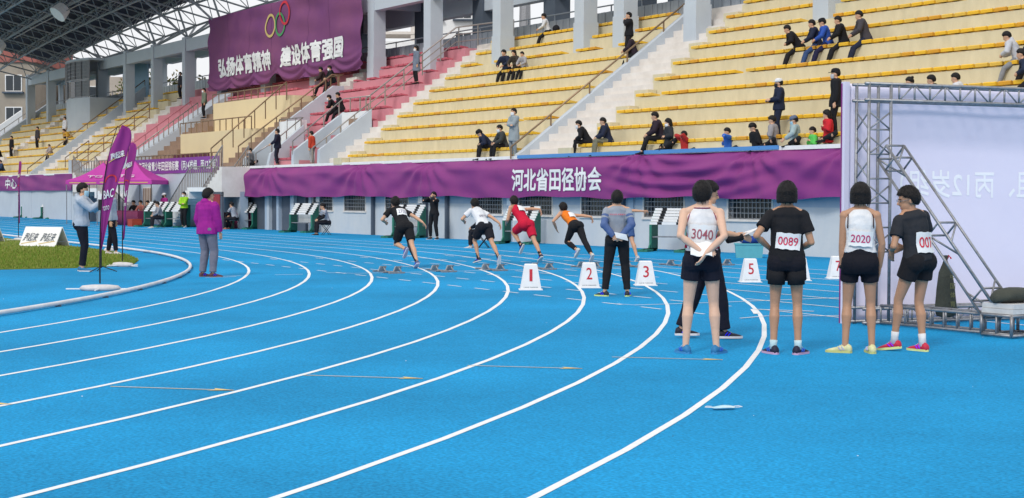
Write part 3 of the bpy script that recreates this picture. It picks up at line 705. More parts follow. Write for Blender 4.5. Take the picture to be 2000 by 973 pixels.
    if mask:
        f = B(); vs = []; fs = []
        for i in range(7):
            for j in range(9):
                a = rad(-78+156*j/8); z = -.108+.100*i/6; r = .070-.012*abs(i-3.5)/3.5
                vs.append(hp(r*1.02*math.sin(a), .018+.090*math.cos(a)*(1-.12*abs(i-4)/4), z))
        for i in range(6):
            for j in range(8): fs.append((i*9+j, i*9+j+1, i*9+j+10, i*9+j+9))
        f.add(vs, fs); o = f.build('face_mask', mat('mask_%d' % int(mask[0]*90), mask, .8), e, smooth=True); so = o.modifiers.new('thick', 'SOLIDIFY'); so.thickness = .004
    # hair
    if hair:
        b = B(); nn, kk = (36, 24) if det == 2 else (14, 10); vs = []; fs = []
        rnd = random.Random(sum(map(ord, label)))
        for i in range(kk+1):
            th = math.pi*i/kk
            for j in range(nn):
                ph = 2*math.pi*j/nn; d = Vector((math.sin(th)*math.cos(ph), math.sin(th)*math.sin(ph), math.cos(th)))
                fr_ = max(0, d.y); bk_ = max(0, -d.y)
                if hair == 'short': lim = .42*fr_**.7-.30*(1-fr_)*(1-bk_)-.88*bk_**.6; r = 1.17
                elif hair == 'bob': lim = .38*fr_**.6-.72*(1-fr_)-.12*bk_; r = 1.24
                elif hair == 'long': lim = .4*fr_**.6-.85*(1-fr_); r = 1.2
                else: lim = .45*fr_-.2*(1-fr_)-.5*bk_; r = 1.13
                on = d.z > lim; rr = r*(1+rnd.uniform(-.022, .022)*(1 if det < 2 else 1.1)) if on else .80
                x, y, z = d.x*.078*rr, d.y*.096*rr-.010, d.z*.100*rr+.020; x *= (1-.25*max(0, -.3-d.z)) if on else 1
                if hair in ('bob', 'long') and on and d.z < .1:
                    q = min(1, (.1-d.z)); x = (.094+.010*q)*d.x/max(.35, math.hypot(d.x, d.y))*math.hypot(d.x, d.y)**.35; y = (.106+.004*q)*d.y/max(.35, math.hypot(d.x, d.y))*math.hypot(d.x, d.y)**.35-.012; z = .022+d.z*(.118 if hair == 'bob' else .18)
                vs.append(hp(x, y, z))
        for i in range(kk):
            for j in range(nn): fs.append((i*nn+j, (i+1)*nn+j, (i+1)*nn+(j+1) % nn, i*nn+(j+1) % nn))
        b.add(vs, fs)
        if hair == 'bun': b.ell(hp(0, -.09, .085), .04*k, .04*k, .04*k, HR)
        tufts = {2: 520, 1: 90, 0: 0}[det]; shell = [Vector(v) for v in vs]; cen = hp(0, -.005, .0)
        for i in range(tufts):
            v = shell[rnd.randrange(nn, len(shell)-nn)]; out = (v-cen)
            if out.length < .078*k: continue
            out.normalize(); dn_ = Vector((rnd.gauss(0, .35), rnd.gauss(0, .35), -1.0 if hair != 'short' else -.8)); dn_ = (dn_-out*dn_.dot(out)).normalized(); sd2 = out.cross(dn_)
            ln = rnd.uniform(.018, .04)*k; w_ = rnd.uniform(.002, .004)*k*(1 if det == 2 else 2); p_ = v+sd2*rnd.uniform(-.012, .012)*k
            b.add([p_-sd2*w_-out*.002, p_+sd2*w_-out*.002, p_+dn_*ln+sd2*rnd.uniform(-.006, .006)*k+out*rnd.uniform(.001, .009)*k], [(0, 1, 2)])
        o = b.build('hair', HAIR, e, smooth=True)
    if cap:
        b = B(); b.loft([[hp(.086*math.cos(a)*r, .102*math.sin(a)*r-.008, z) for a in [2*math.pi*j/12 for j in range(12)]] for r, z in ((1.02,.03),(1.04,.06),(.92,.105),(.6,.130),(.1,.137))])
        b.add([hp(x, y, z) for x, y, z in ((-.06,.07,.042),(.06,.07,.042),(.05,.155,.026),(-.05,.155,.026),(-.06,.07,.05),(.06,.07,.05),(.05,.155,.034),(-.05,.155,.034))], [(0,3,2,1),(4,5,6,7),(2,3,7,6),(1,2,6,5),(3,0,4,7)])
        b.build('cap', cloth(cap), e, smooth=True)
    # ---- garments
    kind, col = top; gr = {'singlet': .012, 'tee': .020, 'long': .022, 'jacket': .040, 'coat': .040}[kind]*k
    b = B(); t0 = {'singlet': .05, 'tee': -.02, 'long': -.05, 'jacket': -.22, 'coat': -.75}[kind]
    if hem is not None: t0 = hem
    ts = [t0, (t0+.3)/2, .3, .45, .6, .75, .88] if t0 > -.5 else [t0, -.35, -.1, .15, .4, .6, .75, .88]
    rings = []
    for t in ts:
        rx, ry = interp(max(t, 0.0)); lo = max(0, .3-t)*.03*k if kind in ('jacket', 'coat', 'long', 'tee') else 0
        rx = max(rx, .14 if kind != 'singlet' else .12) ; rings.append(ringat(t, rx, ry, gr+lo))
    if kind == 'singlet': rings += [ringat(.93, .122, .094, gr), ringat(1.0, .098, .080, gr), ringat(1.06, .070, .066, gr*.8)]
    else: rings += [ringat(.94, .158, .100, gr), ringat(1.0, .130, .094, gr), ringat(1.08, .072, .070, gr*.8)] + ([ringat(1.10, .065, .062, gr*.6)] if kind in ('jacket', 'coat', 'long') else [])
    b.loft(rings)
    if kind != 'singlet':
        for a, m_, c in ((sl, elb, wl), (sr, erb, wr)):
            r0 = (.052*k+gr)*(1.0 if kind != 'tee' else 1.02)
            b.ell(a-Vector((0,0,.008*k)), r0*.86, r0*.88, r0*.88)
            if kind == 'tee': b.tube([a, a+(m_-a)*.3, a+(m_-a)*.64], [r0*.86, r0*.88, r0*.95], n)
            else: b.tube([a, a+(m_-a)*.5, m_, m_+(c-m_)*.5, c-(c-m_)*.04], [r0, r0*.92, .040*k+gr, .038*k+gr*.9, .030*k+gr*.7], n)
    if hood: b.ell(ch-fw0*.085*k+up*.03*k, .10*k, .055*k, .06*k)
    o = b.build('jacket' if kind in ('jacket', 'coat') else 'shirt', cloth(col), e); remesh(o, max(vox, .010)*k, 3, .012*k if det else 0)
    if sleeve:
        b = B()
        for a, m_, c in ((sl, elb, wl), (sr, erb, wr)): b.tube([a+(m_-a)*.35, m_, c-(c-m_)*.05], [.045*k+gr*1.2, .041*k+gr*1.2, .032*k+gr*.9], n); b.ell(m_, .041*k+gr*1.2, .041*k+gr*1.2, .041*k+gr*1.2)
        o = b.build('sleeves', cloth(sleeve), e); remesh(o, max(vox, .010)*k, 2, .01*k if det else 0)
    kind, col = bot; b = B(); fr = {'shorts': .46, 'long_shorts': .75, 'tight_shorts': .5, 'trousers': 1.9, 'loose': 1.95, 'leggings': 1.85}[kind]
    gr = {'shorts': .016, 'long_shorts': .022, 'tight_shorts': .008, 'trousers': .020, 'loose': .030, 'leggings': .017}[kind]*k
    b.loft([ringat(-.20, .095, .085, gr), ringat(-.10, .150, .115, gr), ringat(.03, .168, .122, gr), ringat(.15, .155, .112, gr), ringat(.26, .138, .100, gr*.7)])
    for a, m_, c in ((hl_, knl, anl), (hr_, knr, anr)):
        b.ell(a-fw0*.032*k-up*.02*k, .092*k+gr, .090*k+gr, .10*k+gr)
        if fr < 1:
            d = m_-a; b.tube([a+Vector((0,0,.02*k)), a+d*fr*.5, a+d*fr], [.088*k+gr, .084*k+gr*1.25, (.078*k if fr < .6 else .064*k)+gr*1.55], n)
        else:
            q = fr-1; b.tube([a+Vector((0,0,.02*k)), a+(m_-a)*.5, m_, m_+(c-m_)*.35, m_+(c-m_)*.7, m_+(c-m_)*min(1, q+.02)], [.088*k+gr, .072*k+gr, .054*k+gr, .054*k+gr, (.040*k+gr), (.034*k+gr*1.2)], n)
            b.ell(m_, .054*k+gr, .054*k+gr, .056*k+gr)
    o = b.build('shorts' if fr < 1 else 'trousers', cloth(col), e); remesh(o, max(vox, .010)*k, 2, (.010*k if fr > 1 else .006*k) if det else 0)
    # shoes, socks
    for a, m_, yw, pt in ((anl, knl, p['fyl'], p['fpl']), (anr, knr, p['fyr'], p['fpr'])):
        FR = Matrix.Rotation(rad(yw), 3, 'Z') @ Matrix.Rotation(rad(-pt), 3, 'X')
        fp = lambda x, y, z: a+(FR @ Vector((x, y, z-.08)))*k
        prof_ = [(-.068, .020, .02, .045), (-.060, .032, .0, .075), (-.03, .037, .0, .095), (.02, .038, .0, .088), (.07, .043, .0, .062), (.12, .046, .0, .048), (.165, .040, .0, .036), (.190, .022, .004, .024)]
        b = B(); b.loft([[fp(w*math.cos(t), y, z0+(z1-z0)*(.5+.5*math.sin(t))) for t in [2*math.pi*j/10 for j in range(10)]] for y, w, z0, z1 in prof_])
        sh = b.build('shoe', mat('shoe_%02d%02d%02d' % tuple(int(x*99) for x in shoe), shoe, .6, ns=25, na=.12), e, smooth=True)
        if det:
            b = B(); pts = [(.0,-.072),(.034,-.055),(.036,0),(.047,.10),(.042,.165),(.020,.197),(-.020,.197),(-.042,.165),(-.047,.10),(-.036,0),(-.034,-.055)]
            b.add([fp(x, y, -.002) for x, y in pts]+[fp(x, y, .022) for x, y in pts], [tuple(range(11))[::-1], tuple(range(11, 22))]+[(i, (i+1) % 11, (i+1) % 11+11, i+11) for i in range(11)])
            b.build('sole', mat('sole_%02d%02d%02d' % tuple(int(x*99) for x in sole), sole, .7), sh)
            if det == 2:
                b = B()
                for i in range(4): b.tube([fp(-.022, .035+.018*i, .085-.011*i), fp(.022, .035+.018*i, .085-.011*i)], .0028, 4)
                b.build('laces', m_white, sh)
                for sx in (-1, 1):
                    b = B(); b.tube([fp(sx*.0435, .0+.0, .03), fp(sx*.041, .03, .066)], .006, 4); b.tube([fp(sx*.047, .03, .028), fp(sx*.043, .06, .058)], .006, 4); b.build('side_stripe', mat('shoe_stripe_%d' % int(sole[2]*50), tuple(1-x*.9 if i == 2 else x*.6 for i, x in enumerate(shoe)), .6), sh)
        if socks:
            b = B(); d = (m_-a).normalized(); b.tube([a-Vector((0,0,.03*k)), a+d*socks[1]*.5*k, a+d*socks[1]*k], [.040*k, .037*k, .041*k], 10); b.build('sock', cloth(socks[0]), e, smooth=True)
    def on_back(x, t, off=.0, dx=0, front=False):     # point on the back of the torso
        rx, ry = interp(min(.98, t)); c = pel+(ch-pel)*t; f = min(1, max(0, t)); rxv = (RX0*(1-f)+RX1*f); rxv = (rxv-up*rxv.dot(up)).normalized(); fw = up.cross(rxv)*(-1 if front else 1)
        R_ = rx*k*fat+.025*k; q = math.sqrt(max(.08, 1-((x+dx)/R_)**2))
        return c+rxv*(x+dx)*(-1 if front else 1)-fw*((ry*k*fat+.034*k)*q+off)+(fw*(-.012*k*math.sin(math.pi*f)) if not front else Vector())
    if bib:
        txt, bw, bh, bt_, colr, dx, rot, plate = bib; ca, sa = math.cos(rad(rot)), math.sin(rad(rot)); off = .004
        fn = lambda o: (lambda x, y: on_back(x*ca-y*sa, bt_+(x*sa+y*ca)/L, o, dx))
        if plate:
            b = B(); vs = []; NX, NY = 10, 5; f_ = fn(off)
            for i in range(NX+1):
                for j in range(NY+1): vs.append(f_(-bw/2+bw*i/NX, -bh/2+bh*j/NY+.004*math.sin(i*1.7+j)))
            b.add(vs, [(i*(NY+1)+j, (i+1)*(NY+1)+j, (i+1)*(NY+1)+j+1, i*(NY+1)+j+1) for i in range(NX) for j in range(NY)])
            o = b.build('number_bib', m_white, e); so = o.modifiers.new('thick', 'SOLIDIFY'); so.thickness = .003; so.offset = 0
        text_on('bib_number', txt, bw*.82, bh*.52, fn(off+.006), mat('ink_%02d%02d%02d' % tuple(int(x*99) for x in colr), colr, .7), e, bold=.012, sub=.03)
    e['_'] = 0; del e['_']
    return e, dict(sl=sl, sr=sr, wl=wl, wr=wr, hp=hp, on_back=on_back, k=k, ch=ch, pel=pel, up=up)
WHT, BLK, NVY, GRY = (.72,.72,.73), (.014,.014,.017), (.018,.024,.05), (.30,.31,.33)

# --- foreground athletes and officials, placed on the track
HB = dict(hl=(-.02,-.21,1.02), hr=(.03,-.23,1.0), el=(-1,-.45,.0), er=(1,-.45,.0), hdl=(1,-.1,-.1), hdr=(-.5,-.1,-.75))
e, q = person((-12.36, 9.22, 0), 146, 'athlete in white singlet number 3040 and black shorts, hands clasped behind the back', 1.72, P(fl=(-.15,0,.08), fr=(.15,0,.08), fyl=25, fyr=-30, yaw=-18, **HB), ('singlet', (.74,.73,.74)), ('shorts', (.010,.011,.022)), shoe=(.03,.20,.42), sole=(.05,.25,.5), skin=3, det=2, bib=('3040', .26, .19, .52, (.36,.10,.13), 0, -4, True), hem=.14)
b = B(); b.loft([[q['on_back'](0, 0)*0+Vector((rx*math.cos(a), ry*math.sin(a)-.005, z)) for a in [2*math.pi*j/20 for j in range(20)]] for z, rx, ry in ((.985,.172,.128),(1.03,.162,.121),(1.065,.152,.114))]); b.build('waistband', cloth((.25,.26,.29)), e, smooth=True)
b = B(); b.loft([[Vector((rx*math.cos(a), ry*math.sin(a)-.008, z)) for a in [2*math.pi*j/20 for j in range(20)]] for z, rx, ry in ((1.045,.158,.122),(1.08,.153,.118),(1.10,.148,.114))]); b.build('red_hem', cloth((.62,.02,.05)), e, smooth=True)
for s in (-1, 1):
    b = B(); b.tube([Vector((s*.148,-.02,1.06)), Vector((s*.138,-.03,1.16)), Vector((s*.140,-.02,1.25))], [.028,.016,.010], 6); b.build('side_panel', cloth((.62,.02,.05)), e, smooth=True)
    b = B(); b.tube([q['ch']+Vector((s*.105,-.02,-.01)), q['ch']+Vector((s*.132,-.078,-.06)), q['ch']+Vector((s*.146,-.06,-.15)), q['ch']+Vector((s*.15,-.01,-.2))], .006, 5); b.build('armhole_piping', cloth((.25,.03,.08)), e, smooth=True)
b = B(); b.tube([q['ch']+Vector((.082*math.cos(a),-.01+.075*math.sin(a),.02)) for a in [math.pi+math.pi*j/8 for j in range(9)]], .008, 5); b.build('collar', cloth((.22,.03,.08)), e, smooth=True)
b = B(); vs = [Vector((x, -.185-.07*z_, 1.12-.13*z_+.01*math.sin(x*40))) for z_ in (0, .5, 1) for x in [-.12+.03*i for i in range(8)]]
b.add(vs, [(r*8+i, r*8+i+1, r*8+i+9, r*8+i+8) for r in range(2) for i in range(7)]); o = b.build('crumpled_paper', m_white, e); o.modifiers.new('t', 'SOLIDIFY').thickness = .006

e, q = person((-13.69, 10.28, 0), 68, 'official in grey top facing right with papers, beside the 3040 athlete', 1.74, P(fl=(-.08,-.26,.09), fr=(.1,.18,.08), kl=(0,1,0), hl=(-.10,.36,1.12), hr=(.06,.38,1.10), el=(-.4,-.6,-.6), er=(.4,-.6,-.6), yaw=0, pitch=-12, fyl=-5, fyr=-5), ('tee', (.42,.44,.48)), ('loose', (.010,.014,.026)), shoe=(.02,.02,.035), sole=(.75,.7,.7), det=2, skin=0)
b = B()
for a, c in ((q['wl'], Vector((-.18,.2,1.12))), (q['wr'], Vector((.14,.2,1.1)))): b.tube([c, a-(a-c)*.05], [.045,.040], 10)
b.build('arm_sleeves', cloth(BLK), e, smooth=True)
b = B(); 
for i in range(3): b.add([(-.08+.02*i,.42,1.15+.012*i),(.12,.40+.03*i,1.15+.014*i),(.14,.60,1.22+.015*i),(-.05,.62,1.19+.02*i)], [(0,1,2,3)])
o = b.build('papers', m_white, e); o.modifiers.new('t', 'SOLIDIFY').thickness = .003

e, q = person((-11.92, 9.94, 0), 140, 'athlete in black T-shirt with number 0089 and black shorts, black bob hair', 1.71, P(fl=(-.12,0,.08), fr=(.12,0,.08), fyl=30, fyr=-28, hl=(-.165,.03,1.05), hr=(.13,.19,1.04), el=(-.75,-.9,0), er=(.6,-.9,-.2), hdl=(.3,.5,-.6), hdr=(-1,.3,0), yaw=5), ('tee', (.012,.011,.014)), ('shorts', (.010,.010,.016)), shoe=(.016,.018,.045), sole=(.55,.35,.5), hair='bob', skin=2, det=2, fem=True, socks=((.55,.72,.75), .06), bib=('0089', .24, .16, .40, (.60,.02,.08), .015, -5, True))
b = B(); 
for s in (-1, 1): b.tube([Vector((s*.092,-.015,.86)), Vector((s*.098,-.01,.70))], [.092,.088], 12)
b.build('under_shorts', cloth(BLK), e, smooth=True)
e, q = person((-11.66, 10.67, 0), 140, 'athlete in white racerback vest with number 2020, black shorts, bob hair and wristwatch', 1.71, P(chest=(.0,.01,1.41), fl=(-.135,.0,.08), fr=(.125,0,.08), fyl=75, fyr=10, hl=(-.17,.03,.82), hr=(.20,.10,.86), el=(-.8,-.7,0), er=(.7,-.7,0), hdl=(.25,-.02,-1)), ('singlet', (.76,.76,.77)), ('tight_shorts', (.010,.010,.012)), shoe=(.72,.70,.38), sole=(.55,.55,.2), hair='bob', skin=2, det=2, fem=True, bib=('2020', .235, .15, .45, (.50,.02,.13), .0, -3, True), hem=.16)
b = B(); b.tube([q['wl']+Vector((0,0,.035)), q['wl']+Vector((0,0,.012))], [.034,.033], 12); b.ell(q['wl']+Vector((-.02,-.02,.022)), .020,.016,.018); b.build('wristwatch', m_blk, e)
b = B(); b.loft([[Vector((rx*math.cos(a), ry*math.sin(a)-.005, z)) for a in [2*math.pi*j/20 for j in range(20)]] for z, rx, ry in ((.80,.185,.118),(.90,.186,.138),(1.0,.165,.125))]); b.build('shorts_flare', cloth((.010,.010,.012)), e, smooth=True)
for s in (-1, 1):
    b = B(); b.tube([q['ch']+Vector((s*.115,-.0,.0)), q['ch']+Vector((s*.125,-.085,-.05)), q['ch']+Vector((s*.128,-.095,-.16))], .006, 5); b.build('bra_strap', cloth((.06,.02,.02)), e, smooth=True)
e, q = person((-11.52, 11.27, 0), 185, 'athlete in charcoal T-shirt with number 0071 bib and glasses, looking left', 1.70, P(pel=(.03,-.03,.93), chest=(-.03,.02,1.40), fl=(-.10,.16,.10), fr=(.10,-.04,.08), kl=(-.2,1,0), fyl=20, fyr=0, fpl=8, hl=(-.10,.20,1.04), hr=(.10,.22,1.06), el=(-.7,-.6,-.2), er=(.8,-.5,-.2), hdl=(.2,.3,-.7), yaw=55, pitch=-12, tw=-12), ('tee', (.028,.030,.036)), ('shorts', (.012,.013,.018)), shoe=(.60,.03,.07), sole=(.7,.75,.3), hair='short', skin=2, det=2, fem=True, socks=((.75,.75,.76), .10), glasses=True, bib=('0071', .27, .21, .36, (.62,.02,.05), .035, -8, True))
b = B(); b.tube([q['wl']+Vector((-.01,-.012,.05)), q['wl']+Vector((-.005,-.005,.01))], [.036,.035], 12); b.build('wristwatch', m_blk, e)

# --- officials in the middle distance
e, q = person((-20.12, 13.36, 0), 148, 'official in grey top with blue sleeves holding paper behind his back', 1.66, P(fl=(-.19,0,.08), fr=(.17,0,.08), fyl=55, fyr=-10, hl=(-.05,-.20,.97), hr=(.06,-.20,.98), el=(-1,-.5,0), er=(1,-.5,0), hdl=(1,-.2,-.3), hdr=(-1,-.2,-.3)), ('tee', (.30,.33,.38)), ('trousers', (.012,.013,.018)), shoe=(.02,.03,.04), sole=(.6,.7,.25), det=2, sleeve=(.09,.14,.30), bib=('河北田径·竞赛裁判', .30, .045, .80, (.55,.03,.08), 0, 0, False), hem=-.06)
b = B(); b.add([(-.02,-.25,.93),(.17,-.22,.88),(.14,-.235,.98),(-.05,-.25,1.02)], [(0,1,2,3)]); o = b.build('folded_paper', m_white, e); o.modifiers.new('t', 'SOLIDIFY').thickness = .005
person((-28.54, 9.5, 0), 118, 'man in loose magenta jacket and grey trousers standing just inside the first lane', 1.70, P(chest=(0,.02,1.42), fl=(-.12,.0,.08), fr=(.12,.03,.08), hl=(-.22,.10,.88), hr=(.24,.14,.72), yaw=-20, fyr=-30, fyl=-20), ('jacket', (.33,.018,.25)), ('loose', (.18,.18,.23)), shoe=(.12,.05,.06), sole=(.2,.1,.1), det=2, hood=True, fat=1.05)
person((-31.77, 7.9, 0), 62, 'man in pale grey hoodie and mask aiming a phone on a stand by the infield', 1.80, P(chest=(0,.02,1.43), hl=(-.08,.42,1.33), hr=(.10,.44,1.34), el=(-.4,0,-1), er=(.4,0,-1), fl=(-.1,-.03,.08), fr=(.1,.05,.08), pitch=-5, yaw=4), ('jacket', (.42,.47,.54)), ('trousers', (.010,.011,.020)), shoe=(.03,.18,.36), det=1, hood=True, mask=(.35,.55,.66), hem=-.10)
person((-40.1, 10.75, 0), 60, 'person in grey top and white shoes standing behind the large feather flag', 1.76, P(fl=(-.14,-.12,.08), fr=(.12,.16,.08)), ('jacket', (.40,.45,.53)), ('trousers', (.010,.012,.022)), shoe=(.66,.62,.60), det=1, hem=-.1)
# runners leaving the blocks, heading to the left
RUN = dict(pel=(0,0,.88), chest=(0,.36,1.26), pitch=-8)
e, q = person((-30.2, 14.5, 0), 182, 'runner in black T-shirt and leggings with white bib, leftmost of the starters', 1.72, P(**{**RUN, 'pitch': 6}, fr=(.06,-.50,.10), kr=(0,1,0), fpr=26, fl=(-.09,-.20,.42), kl=(0,1,.2), fpl=60, hl=(-.20,.52,.98), el=(-1,-.8,0), hr=(.46,-.12,.94), er=(.7,-.6,.3), hdr=(.5,-.4,-.8), tw=10), ('tee', (.014,.015,.020)), ('long_shorts', (.014,.015,.020)), shoe=(.10,.12,.22), sole=(.5,.48,.6), det=2, skin=0, bib=('2735', .24, .17, .62, (.25,.25,.35), .0, -4, True))
b = B(); b.tube([Vector((.088,-.02,.86)), Vector((.075,-.13,.46)), Vector((.06,-.46,.16))], [.075,.058,.040], 12); b.build('legging', cloth((.03,.035,.045)), e, smooth=True)
b = B(); b.tube([Vector((-.088,.02,.86)), Vector((-.09,.2,.53))], [.078,.060], 12); b.build('legging', cloth((.03,.035,.045)), e, smooth=True)
person((-30.7, 16.75, 0), 182, 'runner in white T-shirt with number 5075 and black shorts with red side stripe', 1.68, P(**RUN, fr=(.08,-.52,.20), kr=(0,1,0), fpr=72, fl=(-.09,.10,.16), kl=(0,1,0), fpl=15, hl=(-.22,.55,1.0), el=(-1,-.6,-.2), hr=(.40,-.10,.94), er=(.7,-.8,.4), hdr=(.2,-.2,-1), tw=12), ('tee', (.74,.75,.78)), ('long_shorts', (.016,.016,.022)), shoe=(.02,.025,.05), det=2, skin=1, socks=(BLK, .13), bib=('5075', .21, .10, .42, (.08,.06,.12), -.01, -4, False))
b = B()
person((-30.95, 18.0, 0), 184, 'runner in red athletics suit with white bib, right elbow swung up high behind', 1.74, P(**{**RUN, 'chest': (0,.42,1.27)}, fr=(.04,-.60,.12), kr=(0,1,0), fpr=30, fl=(-.09,.06,.42), kl=(0,1,.3), fpl=60, hl=(-.14,.60,.92), el=(-.6,-.6,-.8), hr=(.34,-.14,1.24), er=(.5,-.6,.9), hdr=(.3,-.1,-.9), tw=16), ('singlet', (.58,.012,.045)), ('long_shorts', (.58,.012,.045)), shoe=(.02,.03,.05), det=2, skin=1, socks=(BLK, .10), bib=('', .2, .17, .72, (.5,.1,.2), .01, -6, True), hem=-.04)
person((-31.15, 19.5, 0), 184, 'runner in orange vest with white bib and black leggings, bent far forward', 1.72, P(pel=(0,0,.84), chest=(0,.44,1.14), pitch=-2, fr=(.05,-.62,.12), kr=(0,1,0), fpr=50, fl=(-.09,-.16,.30), kl=(0,1,.2), fpl=55, hl=(-.24,.46,.78), el=(-1,-.2,-.4), hr=(.55,-.22,1.05), er=(.5,-.4,.9), hdr=(.3,0,-.9), tw=16), ('singlet', (.80,.20,.02)), ('leggings', (.014,.014,.020)), shoe=(.62,.62,.55), det=2, skin=1, bib=('', .2, .15, .55, (.5,.1,.2), .01, -4, True), hem=-.04)
person((-31.1, 20.9, 0), 182, 'runner in pale blue vest partly hidden behind the official with blue sleeves', 1.70, P(**RUN, fr=(.05,-.40,.12), fpr=40, fl=(-.09,.0,.25), fpl=30, hl=(-.26,.30,.92), el=(-1,-.2,-.4), hr=(.62,-.30,1.22), er=(.4,-.4,.9), tw=20), ('singlet', (.30,.48,.66)), ('long_shorts', (.05,.10,.25)), shoe=(.5,.5,.5), det=1, skin=1, hem=-.04)

SIT = dict(pel=(0,-.05,.10), chest=(0,.10,.58), fl=(-.13,.42,-.37), fr=(.13,.42,-.37), kl=(-.1,.5,1), kr=(.1,.5,1), hl=(-.12,.36,.20), hr=(.12,.36,.20), el=(-.8,-.3,-.3), er=(.8,-.3,-.3), pitch=-15, fyl=8, fyr=-8)
def stool(pos, face, label):
    e = empty('folding_stool', pos, rad(face)-math.pi/2, label=label, cat='stool', group='folding stools of the officials')
    B().box(-.16, .16, -.16, .14, .40, .425).build('seat', cloth((.05,.08,.10)), e)
    for s in (-1, 1):
        B().tube([(s*.15, -.17, .0), (s*.15, .15, .41)], .012, 5).build('leg', m_blk, e); B().tube([(s*.14, .15, .0), (s*.14, -.17, .41)], .012, 5).build('leg', m_blk, e)
def sitter(pos, face, label, where, h=.43, stl=True, **kw):
    pose = P(**{**SIT, 'fl': (-.13,.40,-h+.08), 'fr': (.13,.40,-h+.08)}) if 'pose' not in kw else kw.pop('pose')
    if stl: stool(pos, face, 'small folding stool under '+where)
    return person((pos[0], pos[1], pos[2]+h-.02), face, label, kw.pop('H', 1.7), pose, **kw)
sitter((-40.9, 22.3, 0), 235, 'official in grey top writing on a sheet, seated behind the white and red runners', 'the official behind the red runner', top=('tee', (.34,.37,.42)), shoe=(.6,.56,.55), det=1, sleeve=(.02,.02,.03))
sitter((-57.0, 23.9, 0), 262, 'official in grey top seated alone against the wall between two hurdle stacks', 'the lone official against the wall', top=('tee', (.36,.39,.45)), shoe=BLK, det=1, sleeve=BLK)
sitter((-68.2, 24.0, 0), 215, 'official in grey top with striped black trousers seated left of the hurdles by the doorway', 'the seated official beside the grey board', top=('tee', (.34,.37,.42)), shoe=(.45,.12,.08), det=1, sleeve=BLK)
sitter((-72.3, 21.75, 0), 265, 'boy in grey and black top hunched before the green hurdles by the tents', 'the hunched boy near the tents', top=('long', (.28,.29,.32)), shoe=(.6,.6,.55), det=1)
person((-49.6, 25.0, 0), 292, 'official in black tracksuit with white badge standing against the wall, phone at the face', 1.72, P(fl=(-.16,0,.08), fr=(.16,0,.08), hl=(-.06,.16,1.50), hr=(.08,.14,1.50), el=(-1,.1,-.8), er=(1,.1,-.8)), ('long', (.014,.015,.02)), ('trousers', BLK), shoe=BLK, det=1, mask=(.1,.1,.1))
person((-70.2, 25.0, 0), 275, 'official in white and black vest and mask standing at the doorway left of the banner', 1.72, None, ('long', (.52,.54,.56)), ('trousers', (.5,.5,.52)), det=1, mask=WHT)
sitter((-69.6, 25.2, 0), 250, 'man in black sitting behind the maroon table beside the first hurdle stack', 'the man in black beside the doorway', h=.45, stl=True, top=('long', BLK), det=1)
person((-73.0, 23.15, 0), 300, 'official in lime green jacket with folded arms standing in front of the white staircase', 1.74, P(hl=(.08,.2,1.18), hr=(-.08,.22,1.14), el=(-1,.1,-.8), er=(1,.1,-.8)), ('jacket', (.32,.62,.03)), ('trousers', BLK), shoe=(.5,.5,.48), det=1, mask=WHT, hem=-.02)
person((-78.4, 23.8, 0), 290, 'person in magenta jacket and white cap standing behind the hurdle stack by the tents', 1.68, None, ('jacket', (.36,.03,.22)), ('trousers', BLK), det=0, cap=WHT, mask=BLK)
person((-106.2, 24.0, 0), 290, 'man in magenta jacket and grey trousers standing on the far left below the wall banner', 1.74, P(hl=(-.12,.2,1.2), hr=(.12,.2,1.25)), ('jacket', (.36,.018,.30)), ('loose', (.19,.19,.25)), det=0)
person((-106.4, 26.2, 0), 290, 'man in open black suit with mask walking on the far left below the wall banner', 1.72, P(hl=(-.2,.16,1.0), hr=(.24,.05,.82)), ('jacket', BLK), ('trousers', BLK), det=0, mask=WHT)
for i, (x, y, c, lab) in enumerate(((-122.3, 26.0, BLK, 'person in black bending low on a seat left of the far magenta jacket'), (-113.6, 25.2, (.4,.42,.46), 'person in pale top crouching beside the far magenta jacket'), (-134.0, 26.5, (.35,.33,.36), 'person seated at the extreme left edge beside the far hurdles'))):
    sitter((x, y, 0), 250+20*i, lab, lab.replace('person', 'the person').split(' beside')[0].split(' left of')[0], top=('long', c), det=0, H=1.75)
# people at the tables under the tents
for i, (s, c) in enumerate(((-63.2, BLK), (-61.9, (.35,.12,.10)), (-60.7, (.10,.08,.08)), (-59.6, NVY))):
    p_ = W(-49.2+.95*i, -1.7+.05*i); person((p_.x, p_.y, .45), 300, ('person in black sitting leftmost at the maroon table under the tents', 'person in red-brown top sitting second at the maroon table', 'person in dark top sitting third at the maroon table', 'person in navy sitting rightmost at the maroon table')[i], 1.68, P(**SIT), ('long', c), ('trousers', BLK), det=0, skin=1, group='people at the tent table')

# --- people on the grandstand
BD = math.degrees(BETA)
def on_row(s, k, kind, label, face=270, col=BLK, bc=BLK, grp='spectators on the yellow rows', H=1.7, dn=0, top='jacket', **kw):
    if kind == 'sit':
        p_ = W(s, nk(k)+.18+dn, zk(k)+.08)
        pose = P(**{**SIT, 'fl': (-.13,.43,(-.56 if k > 1 else -.30)), 'fr': (.13,.43,(-.56 if k > 1 else -.30)), **kw.pop('mod', {})})
    elif kind == 'low':
        p_ = W(s, .26+dn, ZF+.06+k); pose = P(**{**SIT, 'pel': (0,.02,.10), 'chest': (0,.04,.58), 'fl': (-.2,.2,.08), 'fr': (.2,.2,.08), 'kl': (-1,.2,.2), 'kr': (1,.2,.2), 'hl': (-.1,.14,.42), 'hr': (.12,.14,.42), **kw.pop('mod', {})})
    else:
        p_ = W(s, (nk(k)+.3 if k > 0 else .1)+dn, zk(k) if k > 0 else ZF); pose = P(**kw.pop('mod', {}))
    return person(p_, face+BD, label, H, pose, (top, col), ('trousers', bc), det=0, group=grp, **kw)
